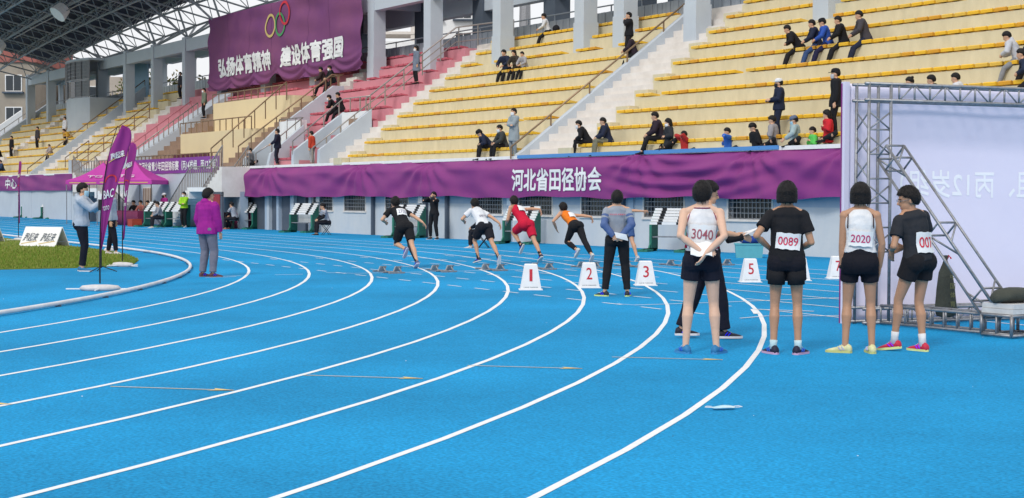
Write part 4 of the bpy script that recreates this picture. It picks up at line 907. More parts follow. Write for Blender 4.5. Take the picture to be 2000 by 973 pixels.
on_row(-23.5, 7, 'sit', 'man in navy jacket sitting left in the family of three by a column', 285, NVY, H=1.76, mod=dict(hl=(-.2,.4,.2)))
on_row(-22.75, 7, 'sit', 'long-haired woman in dark brown sitting in the middle of the family of three', 285, (.05,.04,.03), hair='long', fem=True, H=1.62)
on_row(-22.15, 7, 'sit', 'child in black and white patterned top at the right of the family of three', 280, (.35,.34,.36), H=1.4)
on_row(-24.0, 10, 'sit', 'man in white shirt sitting alone on the top yellow row below the parapet', 240, WHT, top='long')
b = B(); b.ell((0, 0, .16), .2, .14, .17); bag = b.build('bag', cloth(BLK), None, W(-23.35, nk(10)+.2, zk(10)+.08), smooth=True); tag(bag, 'black bag standing on the top row beside the man in white', 'bag')
on_row(-17.1, 1, 'sit', 'person in dark hooded jacket bending over at the front left of the grey coat', 250, NVY, hood=True, cap=BLK, mod=dict(chest=(0,.32,.46), pitch=-40), dn=-.05)
on_row(-16.3, 1, 'sit', 'woman in charcoal jacket and white mask sitting in the front yellow row', 260, (.05,.055,.055), mask=WHT, fem=True)
on_row(-15.1, 0, 'stand', 'person in long light grey coat and white mask with folded arms by the brown rail', 275, (.30,.34,.36), (.25,.28,.30), top='coat', mask=WHT, mod=dict(hl=(.1,.2,1.15), hr=(-.1,.22,1.12), el=(-1,.1,-.8), er=(1,.1,-.8)))
on_row(-11.2, 1, 'sit', 'man in black suit and white mask sitting lowest beside the white steps', 235, BLK, mask=WHT, mod=dict(chest=(0,.22,.54)))
on_row(-10.1, 1, 'sit', 'man in navy hooded jacket and khaki trousers sitting beside the white steps', 245, NVY, (.20,.19,.13), hood=True)
on_row(-7.4, 1, 'sit', 'young man in black tracksuit with white stripe sitting upright, one leg forward', 240, (.03,.02,.03), H=1.82, mod=dict(fl=(-.25,.55,-.28)))
on_row(-6.75, -.0, 'low', 'girl in black jacket and white mask behind the banner edge, hands held together', 250, (.03,.03,.035), mask=WHT, fem=True, hair='long', mod=dict(pel=(0,0,.15), chest=(0,0,.68)))
on_row(-5.95, -.2, 'low', 'child in red and black jacket with hands at the face above the banner', 255, (.42,.03,.03), H=1.5, mod=dict(hl=(-.05,.16,.66), hr=(.05,.16,.66)))
on_row(-4.0, -.2, 'low', 'boy in bright blue jacket drinking above the banner edge', 245, (.03,.13,.50), H=1.55, mod=dict(hl=(-.12,.2,.62)))
on_row(-2.75, -.15, 'low', 'young man in black hooded jacket with white shirt looking down above the banner', 250, BLK, hood=True, mod=dict(chest=(0,.14,.55), pitch=-35))
on_row(-2.1, -.05, 'low', 'young man in black and white jacket with red stripes right of the hooded one', 215, (.30,.28,.29), mod=dict(chest=(0,.05,.62)))
on_row(-2.35, 1, 'stand', 'man in navy jacket and white cap standing with papers above the banner', 238, NVY, NVY, cap=WHT, mask=BLK, mod=dict(hl=(-.1,.26,1.12), hr=(.1,.28,1.10)), dn=.1)
on_row(-1.25, -.05, 'low', 'person in white and blue speckled jacket with blue mask leaning on the banner edge', 225, (.32,.42,.44), mask=(.3,.5,.62), cap=(.12,.15,.22), mod=dict(hl=(-.35,.28,.22)))
on_row(-.55, -.25, 'low', 'child in bright green jacket peering over the banner beside the speckled jacket', 245, (.10,.50,.10), H=1.45)
on_row(-.1, 1, 'stand', 'tall man in black coat, cap and mask standing beside the lavender backdrop', 232, BLK, BLK, H=1.82, cap=BLK, mask=(.45,.45,.47), top='jacket', hem=-.35, dn=.05)
on_row(.0, .05, 'low', 'woman in red jacket with dark hair beside the edge of the backdrop', 235, (.55,.02,.03), hair='long', fem=True)
for s, c, bc, lab, kw in ((-5.55, BLK, BLK, 'boy in black hooded jacket sitting leftmost in the row of five', dict(mod=dict(chest=(0,.26,.5), pitch=-25))), (-4.75, NVY, (.04,.08,.2), 'boy in black shirt sitting second from left in the row of five', {}), (-4.3, (.03,.09,.40), (.02,.02,.06), 'boy in blue jacket and black cap sitting in the middle of the five', dict(cap=BLK)), (-3.65, BLK, BLK, 'boy in black top with white print sitting fourth in the row of five', {}), (-2.75, (.06,.055,.065), NVY, 'older man in dark grey jacket sitting rightmost in the row of five', dict(H=1.8, mod=dict(chest=(0,.12,.6))))):
    on_row(s, 6, 'sit', lab, 235, c, bc, grp='the five sitting together high on the right rows', shoe=(.45,.14,.08), **kw)
on_row(4.0, 4, 'sit', 'person in white hooded top and grey trousers sitting near the right edge', 215, (.55,.56,.60), (.25,.26,.28), hood=True, mod=dict(chest=(0,.2,.52), pitch=-30))
on_row(4.55, 4, 'sit', 'person in navy sitting right of the white hooded top at the right edge', 230, NVY)
on_row(5.1, 3, 'sit', 'person in dark navy jacket with backpack in the lower row at the right edge', 225, (.02,.03,.06), mod=dict(chest=(0,.22,.52)))
for s, c, lab, kw in ((.6, BLK, 'dark head just showing above the left end of the backdrop frame', dict(H=1.5)), (2.0, BLK, 'head with hair bun behind the top of the backdrop frame', dict(hair='bun')), (2.72, BLK, 'person in black behind the backdrop top, between two others', {}), (3.5, (.62,.62,.64), 'person in white and black jacket behind the top of the backdrop', {})):
    on_row(s, 2, 'sit', lab, 215, c, dn=.1, **kw)
on_row(-15.35, 7, 'stand', 'person in black coat with white collar standing by the brown rail near a column', 245, BLK, BLK, mod=dict(hl=(-.1,.18,1.4), el=(-.8,.2,-.8)), dn=.0)
on_row(-15.2, 7, 'sit', 'person in dark jacket sitting half hidden behind the brown rail', 235, (.03,.02,.03), dn=.2)
on_row(-30.6, 7, 'stand', 'woman in long grey-blue coat and mask with black bag on the white aisle', 262, (.17,.20,.26), BLK, top='coat', mask=WHT, fem=True, hair='long', dn=-.35)
# pink section, VIP box and left rows
g2 = 'people on the pink rows'
on_row(-35.55, 5, 'sit', 'person in black with white mask crouched at left of the pair on pink rows', 240, BLK, mask=WHT, grp=g2, dn=-.3, mod=dict(chest=(0,.2,.5)))
on_row(-34.9, 5, 'sit', 'person in black with white sleeve stripe at right of the pair on pink rows', 245, BLK, grp=g2, dn=-.3)
on_row(-41.2, 8, 'sit', 'person in brown jacket sitting below the big slogan banner', 240, (.05,.03,.03), grp=g2, dn=-.5); on_row(-40.2, 8, 'sit', 'person in black with white mask sitting below the big slogan banner', 260, BLK, mask=WHT, grp=g2, dn=-.5)
on_row(-35.0, 0, 'stand', 'man in dark navy suit standing on the walkway between the stair walls', 235, (.018,.02,.038), (.02,.022,.035), grp=g2, mod=dict(hl=(-.25,.25,1.0)))
on_row(-31.5, 0, 'stand', 'person in orange-red jacket standing at the front beside the stair wall', 215, (.55,.06,.03), (.35,.33,.32), grp=g2, H=1.5, dn=.1, mod=dict(chest=(0,.05,1.40)))
on_row(-38.4, .0, 'low', 'person in black and white jacket with mask at the left end of the long banner', 270, (.10,.10,.11), mask=WHT, grp=g2)
on_row(-54.2, 6, 'stand', 'person in mottled green top standing at the head of the VIP steps', 265, (.16,.19,.14), BLK, grp=g2, mask=WHT, dn=-.35)
on_row(-64.4, 9, 'stand', 'person in dark jacket standing high between two grey columns left of the slogan banner', 270, (.04,.04,.05), BLK, grp=g2, mask=WHT, dn=-.3)
g3 = 'spectators on the far left rows'
for s, k, kd, c, bc, lab, kw in ((-88.3, 3, 'stand', BLK, BLK, 'man in black shirt and trousers standing far left on the yellow rows', {}), (-84.1, 4, 'stand', (.05,.045,.05), BLK, 'man in open black jacket over pale shirt standing on the far left rows', {}), (-79.9, 5, 'stand', (.6,.6,.62), BLK, 'man in white top and black trousers standing on the far left rows', {}), (-78.4, 5, 'sit', (.55,.30,.04), BLK, 'person in orange-yellow top bending beside the man in white', dict(mod=dict(chest=(0,.35,.42)))), (-77.6, 3, 'sit', (.4,.35,.36), NVY, 'child in pinkish top sitting by the sloping grey wall', dict(H=1.4)), (-85.4, 1, 'sit', NVY, NVY, 'person in navy sitting in the lowest far left row, left one of two', {}), (-84.5, 1, 'sit', (.03,.06,.14), NVY, 'person in blue sitting in the lowest far left row, right one of two', {}), (-91.3, 3, 'sit', BLK, BLK, 'person in black crouching at the left edge of the far rows', {})):
    on_row(s, k, kd, lab, 280, c, bc, grp=g3, **kw)

# ------------------------------------------------------------------ hurdle stacks (nested hurdles, boards across the view)
def hurdle_mesh(i):
    h = 1.24-.080*i; out = {}
    b = B(); b.box(-.02, .005, -.59, .59, h-.07, h); out['board'] = (b.mesh('board', m_white))
    out['board_mark'] = B().box(-.024, .009, 0, .14, h-.072, h+.002).mesh('board_mark', m_blk)
    b = B(); b.box(-.050, .050, -.035, .035, .05, h-.072); out['upright'] = b.mesh('upright', m_green)
    b = B(); b.box(0, .70, -.035, .035, .0, .09); b.box(.62, .68, -.15, .15, 0, .07); b.add([(.0,-.02,.06),(.22,-.02,.06),(0,-.02,.30),(.0,.02,.06),(.22,.02,.06),(0,.02,.30)], [(0,1,2),(3,5,4),(0,3,4,1),(1,4,5,2),(2,5,3,0)]); out['foot'] = b.mesh('foot', m_green)
    b = B(); b.box(-.012, .012, -.5, .5, .40, .43); out['cross_bar'] = b.mesh('cross_bar', m_galv)
    return out
HM = [hurdle_mesh(i) for i in range(6)]
m_tealp = m_green
stacks = [(-13.2+8.0, -1.0, 'rightmost hurdle stack behind the 3040 athlete'), (-13.2, -.95, 'hurdle stack behind the orange runner'), (-21.3, -.75, 'hurdle stack behind the official on the phone'), (-30.6, -.75, 'hurdle stack right of the lone seated official'), (-38.0, -.3, 'hurdle stack in front of the dark doorway'), (-44.6, -2.3, 'hurdle stack behind the hunched boy'), (-43.1, -1.75, 'hurdle stack beside the lime green jacket'), (-72.3, .3, 'hurdle stack beside the tent on the far left'), (-96, .5, 'hurdle stack far left behind the bending person'), (-77.5, .4, 'hurdle stack between the two standing men far left')]
for s, n_, lab in stacks:
    for i in range(6):
        hd_ = Vector((math.cos(rad(-56)), math.sin(rad(-56)), 0)); e = empty('hurdle', W(s, n_+.25, 0)+hd_*.085*i, rad(-56), label=('rearmost', 'second rearmost', 'third from the back', 'third from the front', 'second foremost', 'foremost')[i]+' white-boarded hurdle of the '+lab.replace('hurdle stack', 'stack'), cat='hurdle', group='nested hurdles, '+lab)
        link('board', HM[i]['board'], e); link('board_mark', HM[i]['board_mark'], e, (0, -.36, 0)); link('board_mark', HM[i]['board_mark'], e, (0, .22, 0))
        for y in (-.55, .55): link('upright', HM[i]['upright'], e, (0, y, 0)); link('foot', HM[i]['foot'], e, (0, y, 0))
        link('cross_bar', HM[i]['cross_bar'], e)
    if s < -45: continue
for s, n_, lab in stacks[2:5]:      # white result boards leaning inside the stacks
    b = B(); b.box(-.02, .02, -.46, .46, .42, .80); o = b.build('leaning_board', m_white, None, W(s-.12, n_+.35, 0), rad(-56)); tag(o, 'white panel leaning inside the '+lab, 'panel')

# ------------------------------------------------------------------ lane marker boxes
def cone(num, x, y, label):
    e = empty('lane_marker', (x, y, 0), rad(62), label=label, cat='lane marker', group='numbered lane marker boxes')
    b = B(); b.loft([[(-.20,-.16,0),(.20,-.16,0),(.20,.16,0),(-.20,.16,0)], [(-.20,-.16,.012),(.20,-.16,.012),(.20,.16,.012),(-.20,.16,.012)], [(-.175,-.14,.014),(.175,-.14,.014),(.175,.14,.014),(-.175,.14,.014)], [(-.107,-.075,.42),(.107,-.075,.42),(.107,.075,.42),(-.107,.075,.42)], [(-.095,-.062,.435),(.095,-.062,.435),(.095,.062,.435),(-.095,.062,.435)]])
    b.build('box_body', m_white, e)
    f = lambda o: (lambda x, y: (x, -.14+.065*(y/.406)-o, y+.014))
    text_on('number', num, .10 if num != '1' else .05, .20, lambda x, y: f(.004)(x, y+.235), m_red, e, bold=.012)
    text_on('small_print', 'LANE MARKER', .24, .016, lambda x, y: f(.004)(x, y+.035), m_dgrey, e)
for num, x, y, lab in (('1', -22.22, 13.02, 'white lane marker box with red number 1, leftmost of the row'), ('2', -22.27, 14.21, 'white marker box with red number 2, left of the official with blue sleeves'), ('3', -22.4, 15.48, 'white marker box with red number 3, right of the official with blue sleeves'), ('4', -22.4, 16.7, 'white lane marker box with red number 4 behind the 3040 athlete'), ('5', -22.4, 17.82, 'white marker box with red number 5, between two standing athletes'), ('6', -22.4, 19.0, 'white marker box with red number 6 peeping out behind the athlete with 0089 bib'), ('7', -22.6, 20.1, 'white lane marker box with red number 7 beside the backdrop'), ):
    cone(num, x, y, lab)
# ------------------------------------------------------------------ starting blocks
def block(x, y, label, dup_of=None):
    if dup_of: o = dup(dup_of, (x, y, 0), math.pi+random.uniform(-.06, .06), label); return o
    e = empty('starting_block', (x, y, 0), math.pi, label=label, cat='starting block', group='starting blocks at the start line')
    B().box(-.35, .5, -.035, .035, .0, .035).build('rail', m_galv, e); 
    for x_, s in ((-.12, -1), (.14, 1)):
        b = B(); b.add([(x_,-.0,.03),(x_-.05,0,.03),(x_-.16,0,.17),(x_-.13,0,.17)], []); y0, y1 = (s*.04, s*.18) if s > 0 else (-.18, -.04)
        b.v = []; b.add([(x_,y0,.03),(x_-.05,y0,.03),(x_-.15,y0,.14),(x_-.10,y0,.14),(x_,y1,.03),(x_-.05,y1,.03),(x_-.15,y1,.14),(x_-.10,y1,.14)], [(0,1,2,3),(7,6,5,4),(0,4,5,1),(1,5,6,2),(2,6,7,3),(3,7,4,0)])
        b.build('foot_pad', mat('grey_pad', (.5,.49,.49), .8, ns=60, na=.2), e); b = B(); b.tube([(x_-.13, (y0+y1)/2, .12), (x_-.26, (y0+y1)/2, .03)], .015, 6); b.tube([(x_-.28, y0, .02), (x_-.28, y1, .02)], .015, 5); b.build('pad_strut', m_galv, e)
    B().box(-.42, -.33, -.16, .16, .0, .03).build('end_plate', m_galv, e); B().box(.48, .52, -.12, .12, 0, .03).build('end_plate', m_galv, e)
    return e
b0 = block(-28.45, 13.30, 'steel starting blocks in lane one, under the black-clad runner')
for i, t in ((1, 'between the black and the white-shirted runner'), (2, 'under the white-shirted runner'), (3, 'right of the white box with number 1'), (4, 'just right of the white box with number 2'), (5, 'just left of the white box with number 3'), (6, 'between box number 3 and the 3040 athlete'), (7, 'right of the 3040 athlete, farthest of the row')):
    block(-28.45, 13.30+1.2*i, 'steel starting blocks '+t, b0)

# ------------------------------------------------------------------ feather flags
def flag(x, y, rz, label, dark=1.0):
    e = empty('feather_flag', (x, y, 0), rz, label=label, cat='feather flag', group='purple feather flags by the infield')
    def edge(t):      # pole curve: straight then bending over
        z = .12+2.58*t; xx = .30*t**3.2
        return xx, z
    b = B(); b.tube([(edge(t)[0], 0, edge(t)[1]) for t in [i/24 for i in range(25)]], [.014-.008*i/24 for i in range(25)], 6); b.build('pole', m_blk, e)
    def width(t): return .30*min(1, max(0, t)/.72)**.85*(1 if t < .80 else math.sqrt(max(0, 1-((t-.80)/.2)**2)))
    def pt(u, t, o=0):
        xx, z = edge(.18+.82*t); w = width(t); xx += max(0, t-.8)*.35; return (xx+w*u, .03*math.sin(5*t+2.5*u)+.02*math.sin(9*u+3*t)-o, z+.02*u)
    b = B(); NX, NT = 8, 44
    for i in range(NT+1):
        for j in range(NX+1): b.v.append(pt(j/NX, i/NT))
    b.f = [(i*(NX+1)+j, i*(NX+1)+j+1, (i+1)*(NX+1)+j+1, (i+1)*(NX+1)+j) for i in range(NT) for j in range(NX)]; b.m = [0]*len(b.f)
    o = b.build('flag_cloth', mat('flag_purple', (.25, .022, .19), .7, ns=3, na=.06), e, smooth=True); so = o.modifiers.new('t', 'SOLIDIFY'); so.thickness = .004
    def put(txt, w, h, u, t, rot, m, bold=.02):
        ca, sa = math.cos(rad(rot)), math.sin(rad(rot)); text_on('lettering', txt, w, h, lambda x, y: pt(u+(x*ca-y*sa)/max(.1, width(t)), t+(x*sa+y*ca)/2.1, .012), m, e, bold=bold, sub=.05)
    put('跑起来', .21, .11, .50, .77, 16, m_white); put('BAC', .17, .14, .48, .47, 10, m_white, .03); put('TOTO', .11, .07, .46, .36, 8, m_white)
    q = B(); vs = []
    for i in range(17):
        a = math.pi*i/16
        for r in (.10, .125): vs.append(pt(.45+r*math.cos(a)/.30, .56+r*math.sin(a)/2.1, .012))
    q.add(vs, [(2*i, 2*i+1, 2*i+3, 2*i+2) for i in range(16)]); q.build('emblem', m_red, e)
    q = B(); vs = []
    for i in range(9): u = .1+.8*i/8; vs += [pt(u, .70+.06*u+.015*math.sin(3*u), .012), pt(u, .708+.06*u+.015*math.sin(3*u), .012)]
    q.add(vs, [(2*i, 2*i+1, 2*i+3, 2*i+2) for i in range(8)]); q.build('swoosh', mat('gold_print', (.6, .42, .12), .6), e)
    b = B(); b.tube([(-.55, 0, .03), (.55, 0, .03)], .012, 5); b.tube([(0, -.4, .03), (0, .4, .03)], .012, 5); b.build('cross_base', m_white, e)
    b = B(); nn = 16; b.loft([[( .34*r*math.cos(a)*(1+.06*math.sin(3*a)), .16*r*math.sin(a)*(1+.1*math.sin(2*a+1)), z) for a in [2*math.pi*j/nn for j in range(nn)]] for r, z in ((.85,.0),(1,.04),(.85,.085),(.4,.10))]); b.build('water_bag', mat('white_water_bag', (.66,.64,.64), .5, ns=8, na=.12), e, smooth=True)
    return e
flag(-25.17, 6.56, rad(64), 'large purple feather flag nearest the kerb, with white lettering')
flag(-33.4, 9.2, rad(20), 'narrow purple feather flag on a white bag at the tip of the grass')
flag(-54.0, 11.3, rad(0), 'small distant purple feather flag behind the infield at far left')
# phone stand
e = empty('phone_stand', (-31.35, 8.2, 0), rad(60), label='black thin phone stand on three feet in front of the man in the hoodie', cat='tripod')
B().tube([(0,0,.08),(0,0,1.28)], .012, 6).build('pole', m_blk, e); B().tube([(0,0,.5),(0,0,.85)], .02, 6).build('sleeve', m_blk, e)
for a in (0, 120, 240): B().tube([(0,0,.12),(.32*math.cos(rad(a)),.32*math.sin(rad(a)),.01)], .010, 5).build('leg', m_blk, e)
b = B(); b.box(-.05, .05, -.02, .02, 1.26, 1.48); b.build('phone_holder', m_blk, e)
# A-boards on the grass edge
def aboard(x, y, rz, L, label):
    e = empty('a_board', (x, y, .02), rz, label=label, cat='advertising board', group='white advertising boards beside the infield')
    b = B()
    for s in (-1, 1): b.add([(-L/2,s*.33,0),(L/2,s*.33,0),(L/2,s*.02,.58),(-L/2,s*.02,.58),(-L/2,s*.30,0),(L/2,s*.30,0),(L/2,0,.55),(-L/2,0,.55)], [(0,1,2,3),(7,6,5,4),(0,4,5,1),(1,5,6,2),(3,2,6,7),(3,7,4,0)] )
    b.build('panel', m_white, e)
    fn = lambda x0: (lambda x, y: (x0+x+y*.25, -.33+.31*(y+.27)/.58-.012, .0+y+.27))
    for x0 in (-L*.24, L*.24):
        text_on('lettering', '跑起来', .52, .26, fn(x0), m_dgrey, e, bold=.012, sub=.3)
        b = B(); b.add([(x0-.3,-.31,.06),(x0+.28,-.262,.15),(x0+.28,-.252,.17),(x0-.3,-.30,.08)], [(0,1,2,3)]); b.build('swoosh', MC['gold_print'], e)
    b = B(); b.tube([(L/2-.02, -.25, .14), (L/2-.02, .25, .14)], .012, 5); b.build('brace', m_galv, e)
aboard(-47.5, 10.7, rad(36), 1.4, 'white folding advertising board with grey lettering on the grass edge')
aboard(-53.0, 9.9, rad(36), 1.4, 'white advertising board cut by the left edge of the view')
b = B(); b.ell((0,0,.05), .22, .14, .09); tag(b.build('sandbag', mat('white_water_bag', (.66,.64,.64)), None, (-42.0, 11.2, .0), smooth=True), 'small white bag lying on the grass behind the man in the hoodie', 'bag')

# ------------------------------------------------------------------ tents, tables
def tent(x, y, rz, label, txt):
    e = empty('canopy_tent', (x, y, 0), rz, label=label, cat='tent', group='magenta canopy tents in front of the stand')
    a = 1.5; b = B(); apex = (0, 0, 3.35); N = 8
    for i in range(4):
        p0 = Vector([(a,-a,2.35),(a,a,2.35),(-a,a,2.35),(-a,-a,2.35)][i]); p1 = Vector([(a,a,2.35),(-a,a,2.35),(-a,-a,2.35),(a,-a,2.35)][i]); o = len(b.v)
        for r in range(7):
            t = r/6
            for c in range(5):
                p = (p0.lerp(p1, c/4)).lerp(Vector(apex), t); p.z -= .14*math.sin(math.pi*t)+.03*math.sin(math.pi*c/4)*(1-t); b.v.append(tuple(p))
        for r in range(6):
            for c in range(4): b.f.append((o+r*5+c, o+r*5+c+1, o+r*5+c+6, o+r*5+c+5)); b.m.append(0)
    b.build('roof', m_mag, e, smooth=True)
    for i in range(4):
        b = B(); c, s = [(1,0),(0,1),(-1,0),(0,-1)][i]; b.add([(c*a-s*a,s*a+c*a,2.14),(c*a+s*a,s*a-c*a,2.14),(c*a+s*a,s*a-c*a,2.35),(c*a-s*a,s*a+c*a,2.35)], [(0,1,2,3)]); o = b.build('valance', m_mag, e); o.modifiers.new('t', 'SOLIDIFY').thickness = .006
    for sx in (-1, 1):
        for sy in (-1, 1): B().tube([(sx*a*.98, sy*a*.98, 0), (sx*a*.98, sy*a*.98, 2.35)], .025, 5).build('leg', m_blk if sx*sy > 0 else m_galv, e)
    text_on('lettering', txt, .85, .20, lambda x, y: (a-.38-y*1.05+.03, x, 2.57+y*.62), m_white, e, bold=.03, sub=.2)
    b = B(); b.add([(a+.012,-1.3,2.2),(a+.012,1.3,2.2),(a+.012,1.3,2.25),(a+.012,-1.3,2.25)], [(0,1,2,3)]); b.build('valance_stripe', mat('gold_print', (.6,.42,.12)), e)
tent(-79.9, 22.7, rad(-38), 'magenta canopy tent with white TG letters on its roof, right one of the two', 'TG')
tent(-83.9, 22.1, rad(-38), 'magenta canopy tent behind the large feather flag, left one of the two', 'TG')
def table(p, rz, L, label, m):
    e = empty('table', p, rz, label=label, cat='table'); B().box(-L/2, L/2, -.35, .35, .74, .77).build('tabletop', m, e)
    b = B(); nn = 24
    for i in range(nn+1):
        for z in (0.02, .4, .738): b.v.append((-L/2+L*i/nn, -.36-.02*math.sin(i*1.6)*(1-z), z))
    b.f = [(i*3+j, i*3+3+j, i*3+4+j, i*3+1+j) for i in range(nn) for j in range(2)]; b.m = [0]*len(b.f); o = b.build('table_cloth', m, e, smooth=True); o.modifiers.new('t', 'SOLIDIFY').thickness = .008
    B().box(L/2-.004, L/2+.012, -.35, .35, .02, .74).build('cloth_end', m, e); B().box(-L/2-.012, -L/2+.004, -.35, .35, .02, .74).build('cloth_end', m, e)
m_maroon = mat('maroon_cloth', (.16, .02, .07), .8, ns=2, na=.1)
table(W(-47.6, -2.35), BETA, 3.4, 'long table under maroon cloth with people behind it under the tents', m_maroon)
table(W(-38.6, -.4), BETA+.3, 1.3, 'small table under maroon cloth beside the doorway', m_maroon)
b = B(); b.box(-.35, .35, -.25, .25, 0, .34); b.box(-.36, .36, -.26, .26, .34, .37); tag(b.build('cardboard_box', mat('red_carton', (.42,.06,.03), .7, ns=4), None, W(-45.5, -3.0, 0), BETA), 'red-brown box on the track before the maroon table', 'box')
# teal storage box with blue bag
e = empty('storage_box', W(-.55, -2.0, 0), BETA+.9, label='pale teal plastic storage box by the wall right of the papers', cat='box')
b = B(); b.loft([[(-.33,-.22,0),(.33,-.22,0),(.33,.22,0),(-.33,.22,0)], [(-.36,-.24,.34),(.36,-.24,.34),(.36,.24,.34),(-.36,.24,.34)]]); b.build('bin', m_teal, e); B().box(-.38, .38, -.26, .26, .34, .37).build('rim', m_teal, e)
b = B(); b.ell((0,0,.09), .26, .16, .11); b.ell((.2,.02,.1), .12, .12, .1); tag(b.build('sports_bag', cloth((.02,.06,.30)), None, W(-.55, -2.0, .37), BETA+.9, smooth=True), 'dark blue bag lying on the teal storage box', 'bag')
# ------------------------------------------------------------------ backdrop with box truss
p0, p1 = Vector((-14.50, 13.06, 0)), Vector((-14.14, 15.8, 0)); dv = (p1-p0).normalized(); BR = math.atan2(dv.y, dv.x); BL = 5.2; BH = 2.98
BK = empty('event_backdrop', p0, BR, label='tall lavender cloth backdrop seen from behind, its white print showing mirrored', cat='backdrop')
b = B(); NX, NZ = 60, 36
for i in range(NX+1):
    for j in range(NZ+1):
        x = BL*i/NX; z = .02+(BH-.02)*j/NZ; b.v.append((x, .03+.008*math.sin(2.2*x+z)+.012*noise.noise(Vector((x*1.1, z*1.1, 4))), z))
b.f = [(i*(NZ+1)+j, (i+1)*(NZ+1)+j, (i+1)*(NZ+1)+j+1, i*(NZ+1)+j+1) for i in range(NX) for j in range(NZ)]; b.m = [0]*len(b.f)
o = b.build('cloth', m_lav, BK, smooth=True); so = o.modifiers.new('t', 'SOLIDIFY'); so.thickness = .01; so.offset = 1
B().box(-.07, .0, -.02, .06, 0, BH+.02).build('edge_fold', mat('white_lilac_edge', (.66,.63,.76), .7), BK); B().box(-.078, -.0705, .035, .055, 0, BH).build('edge_print', m_purple, BK)
text_on('mirrored_lettering', '14岁组、丙12岁组）', 2.8, .36, lambda x, y: (2.19+x, .03+.008*math.sin(2.2*(2.19+x)+1.74+y)+.012*noise.noise(Vector(((2.19+x)*1.1, (1.74+y)*1.1, 4)))-.006, 1.74+y), m_lav2, BK, bold=.05, sub=.3, flip=True)
def rod(a, c, r=.018, par=BK, name='truss_rod', m=None): return B().tube([a, c], r, 6).build(name, m or m_galv, par, smooth=True)
FR = empty('truss_frame', p0+Vector((math.sin(BR), -math.cos(BR), 0))*.06, BR, label='galvanised steel box truss frame holding the lavender backdrop, with outrigger and slanting brace', cat='truss frame')
T = .26
xs = (.06, .06+T+.06)
for x in xs:
    for y in (-.02, -.02-T): rod((x, y, 0), (x, y, BH), .02, FR, 'chord')
for z in (BH-.02, BH-.22):
    for y in (-.02, -.02-T): rod((0, y, z), (BL, y, z), .02, FR, 'chord')
for z in (.03, .20):
    for y in (-.02, -.02-T): rod((0, y, z), (BL, y, z), .02, FR, 'chord')
for x in (BL-.3, BL):
    for y in (-.02, -.02-T): rod((x, y, 0), (x, y, BH), .02, FR, 'chord')
x = .5; fl = 0
while x < BL-.2:
    for z0, z1 in ((.03, .20), (BH-.22, BH-.02)):
        rod((x, -.28, z0), (x, -.28, z1), .013, FR); rod((x, -.28, z1 if fl else z0), (x+.22, -.28, z0 if fl else z1), .011, FR); rod((x, -.02, z1), (x, -.28, z1), .011, FR)
    x += .23; fl ^= 1
z = .9
while z < 2.5:
    for a, c in ((xs[0], xs[1]), (xs[1], xs[0])):
        if int(z*10) % 7 < 4: rod((a, -.28, z), (c, -.28, z+.22), .011, FR)
        rod((xs[0], -.02, z+(0 if a < .2 else .22)), (xs[0], -.28, z+(.22 if a < .2 else 0)), .011, FR)
    rod((xs[0], -.28, z), (xs[1], -.28, z), .011, FR); z += .3
# outrigger on the ground and slanting brace (run out towards the camera side)
ox, oy = .45, -.28
A0 = Vector((.25, -.30, 0)); A1 = Vector((.62, -2.35, 0)); dr = (A1-A0).normalized(); pr_ = Vector((-dr.y, dr.x, 0))
for o_ in (0, .26):
    for z in (.03, .24): rod(A0+pr_*o_+Vector((0,0,z)), A1+pr_*o_+Vector((0,0,z)), .018, FR, 'outrigger_chord')
    for i in range(10): rod(A0+pr_*o_+dr*(.2*i)+Vector((0,0,.03)), A0+pr_*o_+dr*(.2*i)+Vector((0,0,.24)), .013, FR)
for i in range(7): rod(A0+dr*(.3*i)+Vector((0,0,.24)), A0+pr_*.26+dr*(.3*i)+Vector((0,0,.24)), .011, FR)
fx = [A1+pr_*-.12, A1+pr_*.50, A1+pr_*.50-dr*.42, A1-pr_*.12-dr*.42]
for i in range(4):
    rod(fx[i]+Vector((0,0,.03)), fx[i]+Vector((0,0,.25)), .02, FR, 'foot_post')
    for z in (.03, .25): rod(fx[i]+Vector((0,0,z)), fx[(i+1) % 4]+Vector((0,0,z)), .018, FR, 'foot_rail')
    rod((fx[i]+fx[(i+1) % 4])/2+Vector((0,0,.03)), (fx[i]+fx[(i+1) % 4])/2+Vector((0,0,.25)), .013, FR)
Bt = Vector((.28, -.42, 2.12)); Bb = Vector((.62, -2.0, .28)); bd = (Bb-Bt).normalized(); bn_ = bd.cross(Vector((1,0,0))).normalized(); bs_ = Vector((1, 0, 0))
cor = [bs_*a+bn_*c for a, c in ((-.13,-.12),(.13,-.12),(.13,.12),(-.13,.12))]
for c in cor: rod(Bt+c, Bb+c, .018, FR, 'brace_chord')
for t in (0, .08, .5, .9, 1.0):
    for i in range(4): rod(Bt.lerp(Bb, t)+cor[i], Bt.lerp(Bb, t)+cor[(i+1) % 4], .013, FR)
for t in (.0, .5, .85):
    rod(Bt.lerp(Bb, t)+cor[0], Bt.lerp(Bb, t+.12)+cor[1], .012, FR); rod(Bt.lerp(Bb, t)+cor[2], Bt.lerp(Bb, t+.12)+cor[3], .012, FR)
FM = Matrix.Translation(FR.location) @ Matrix.Rotation(BR, 4, 'Z')
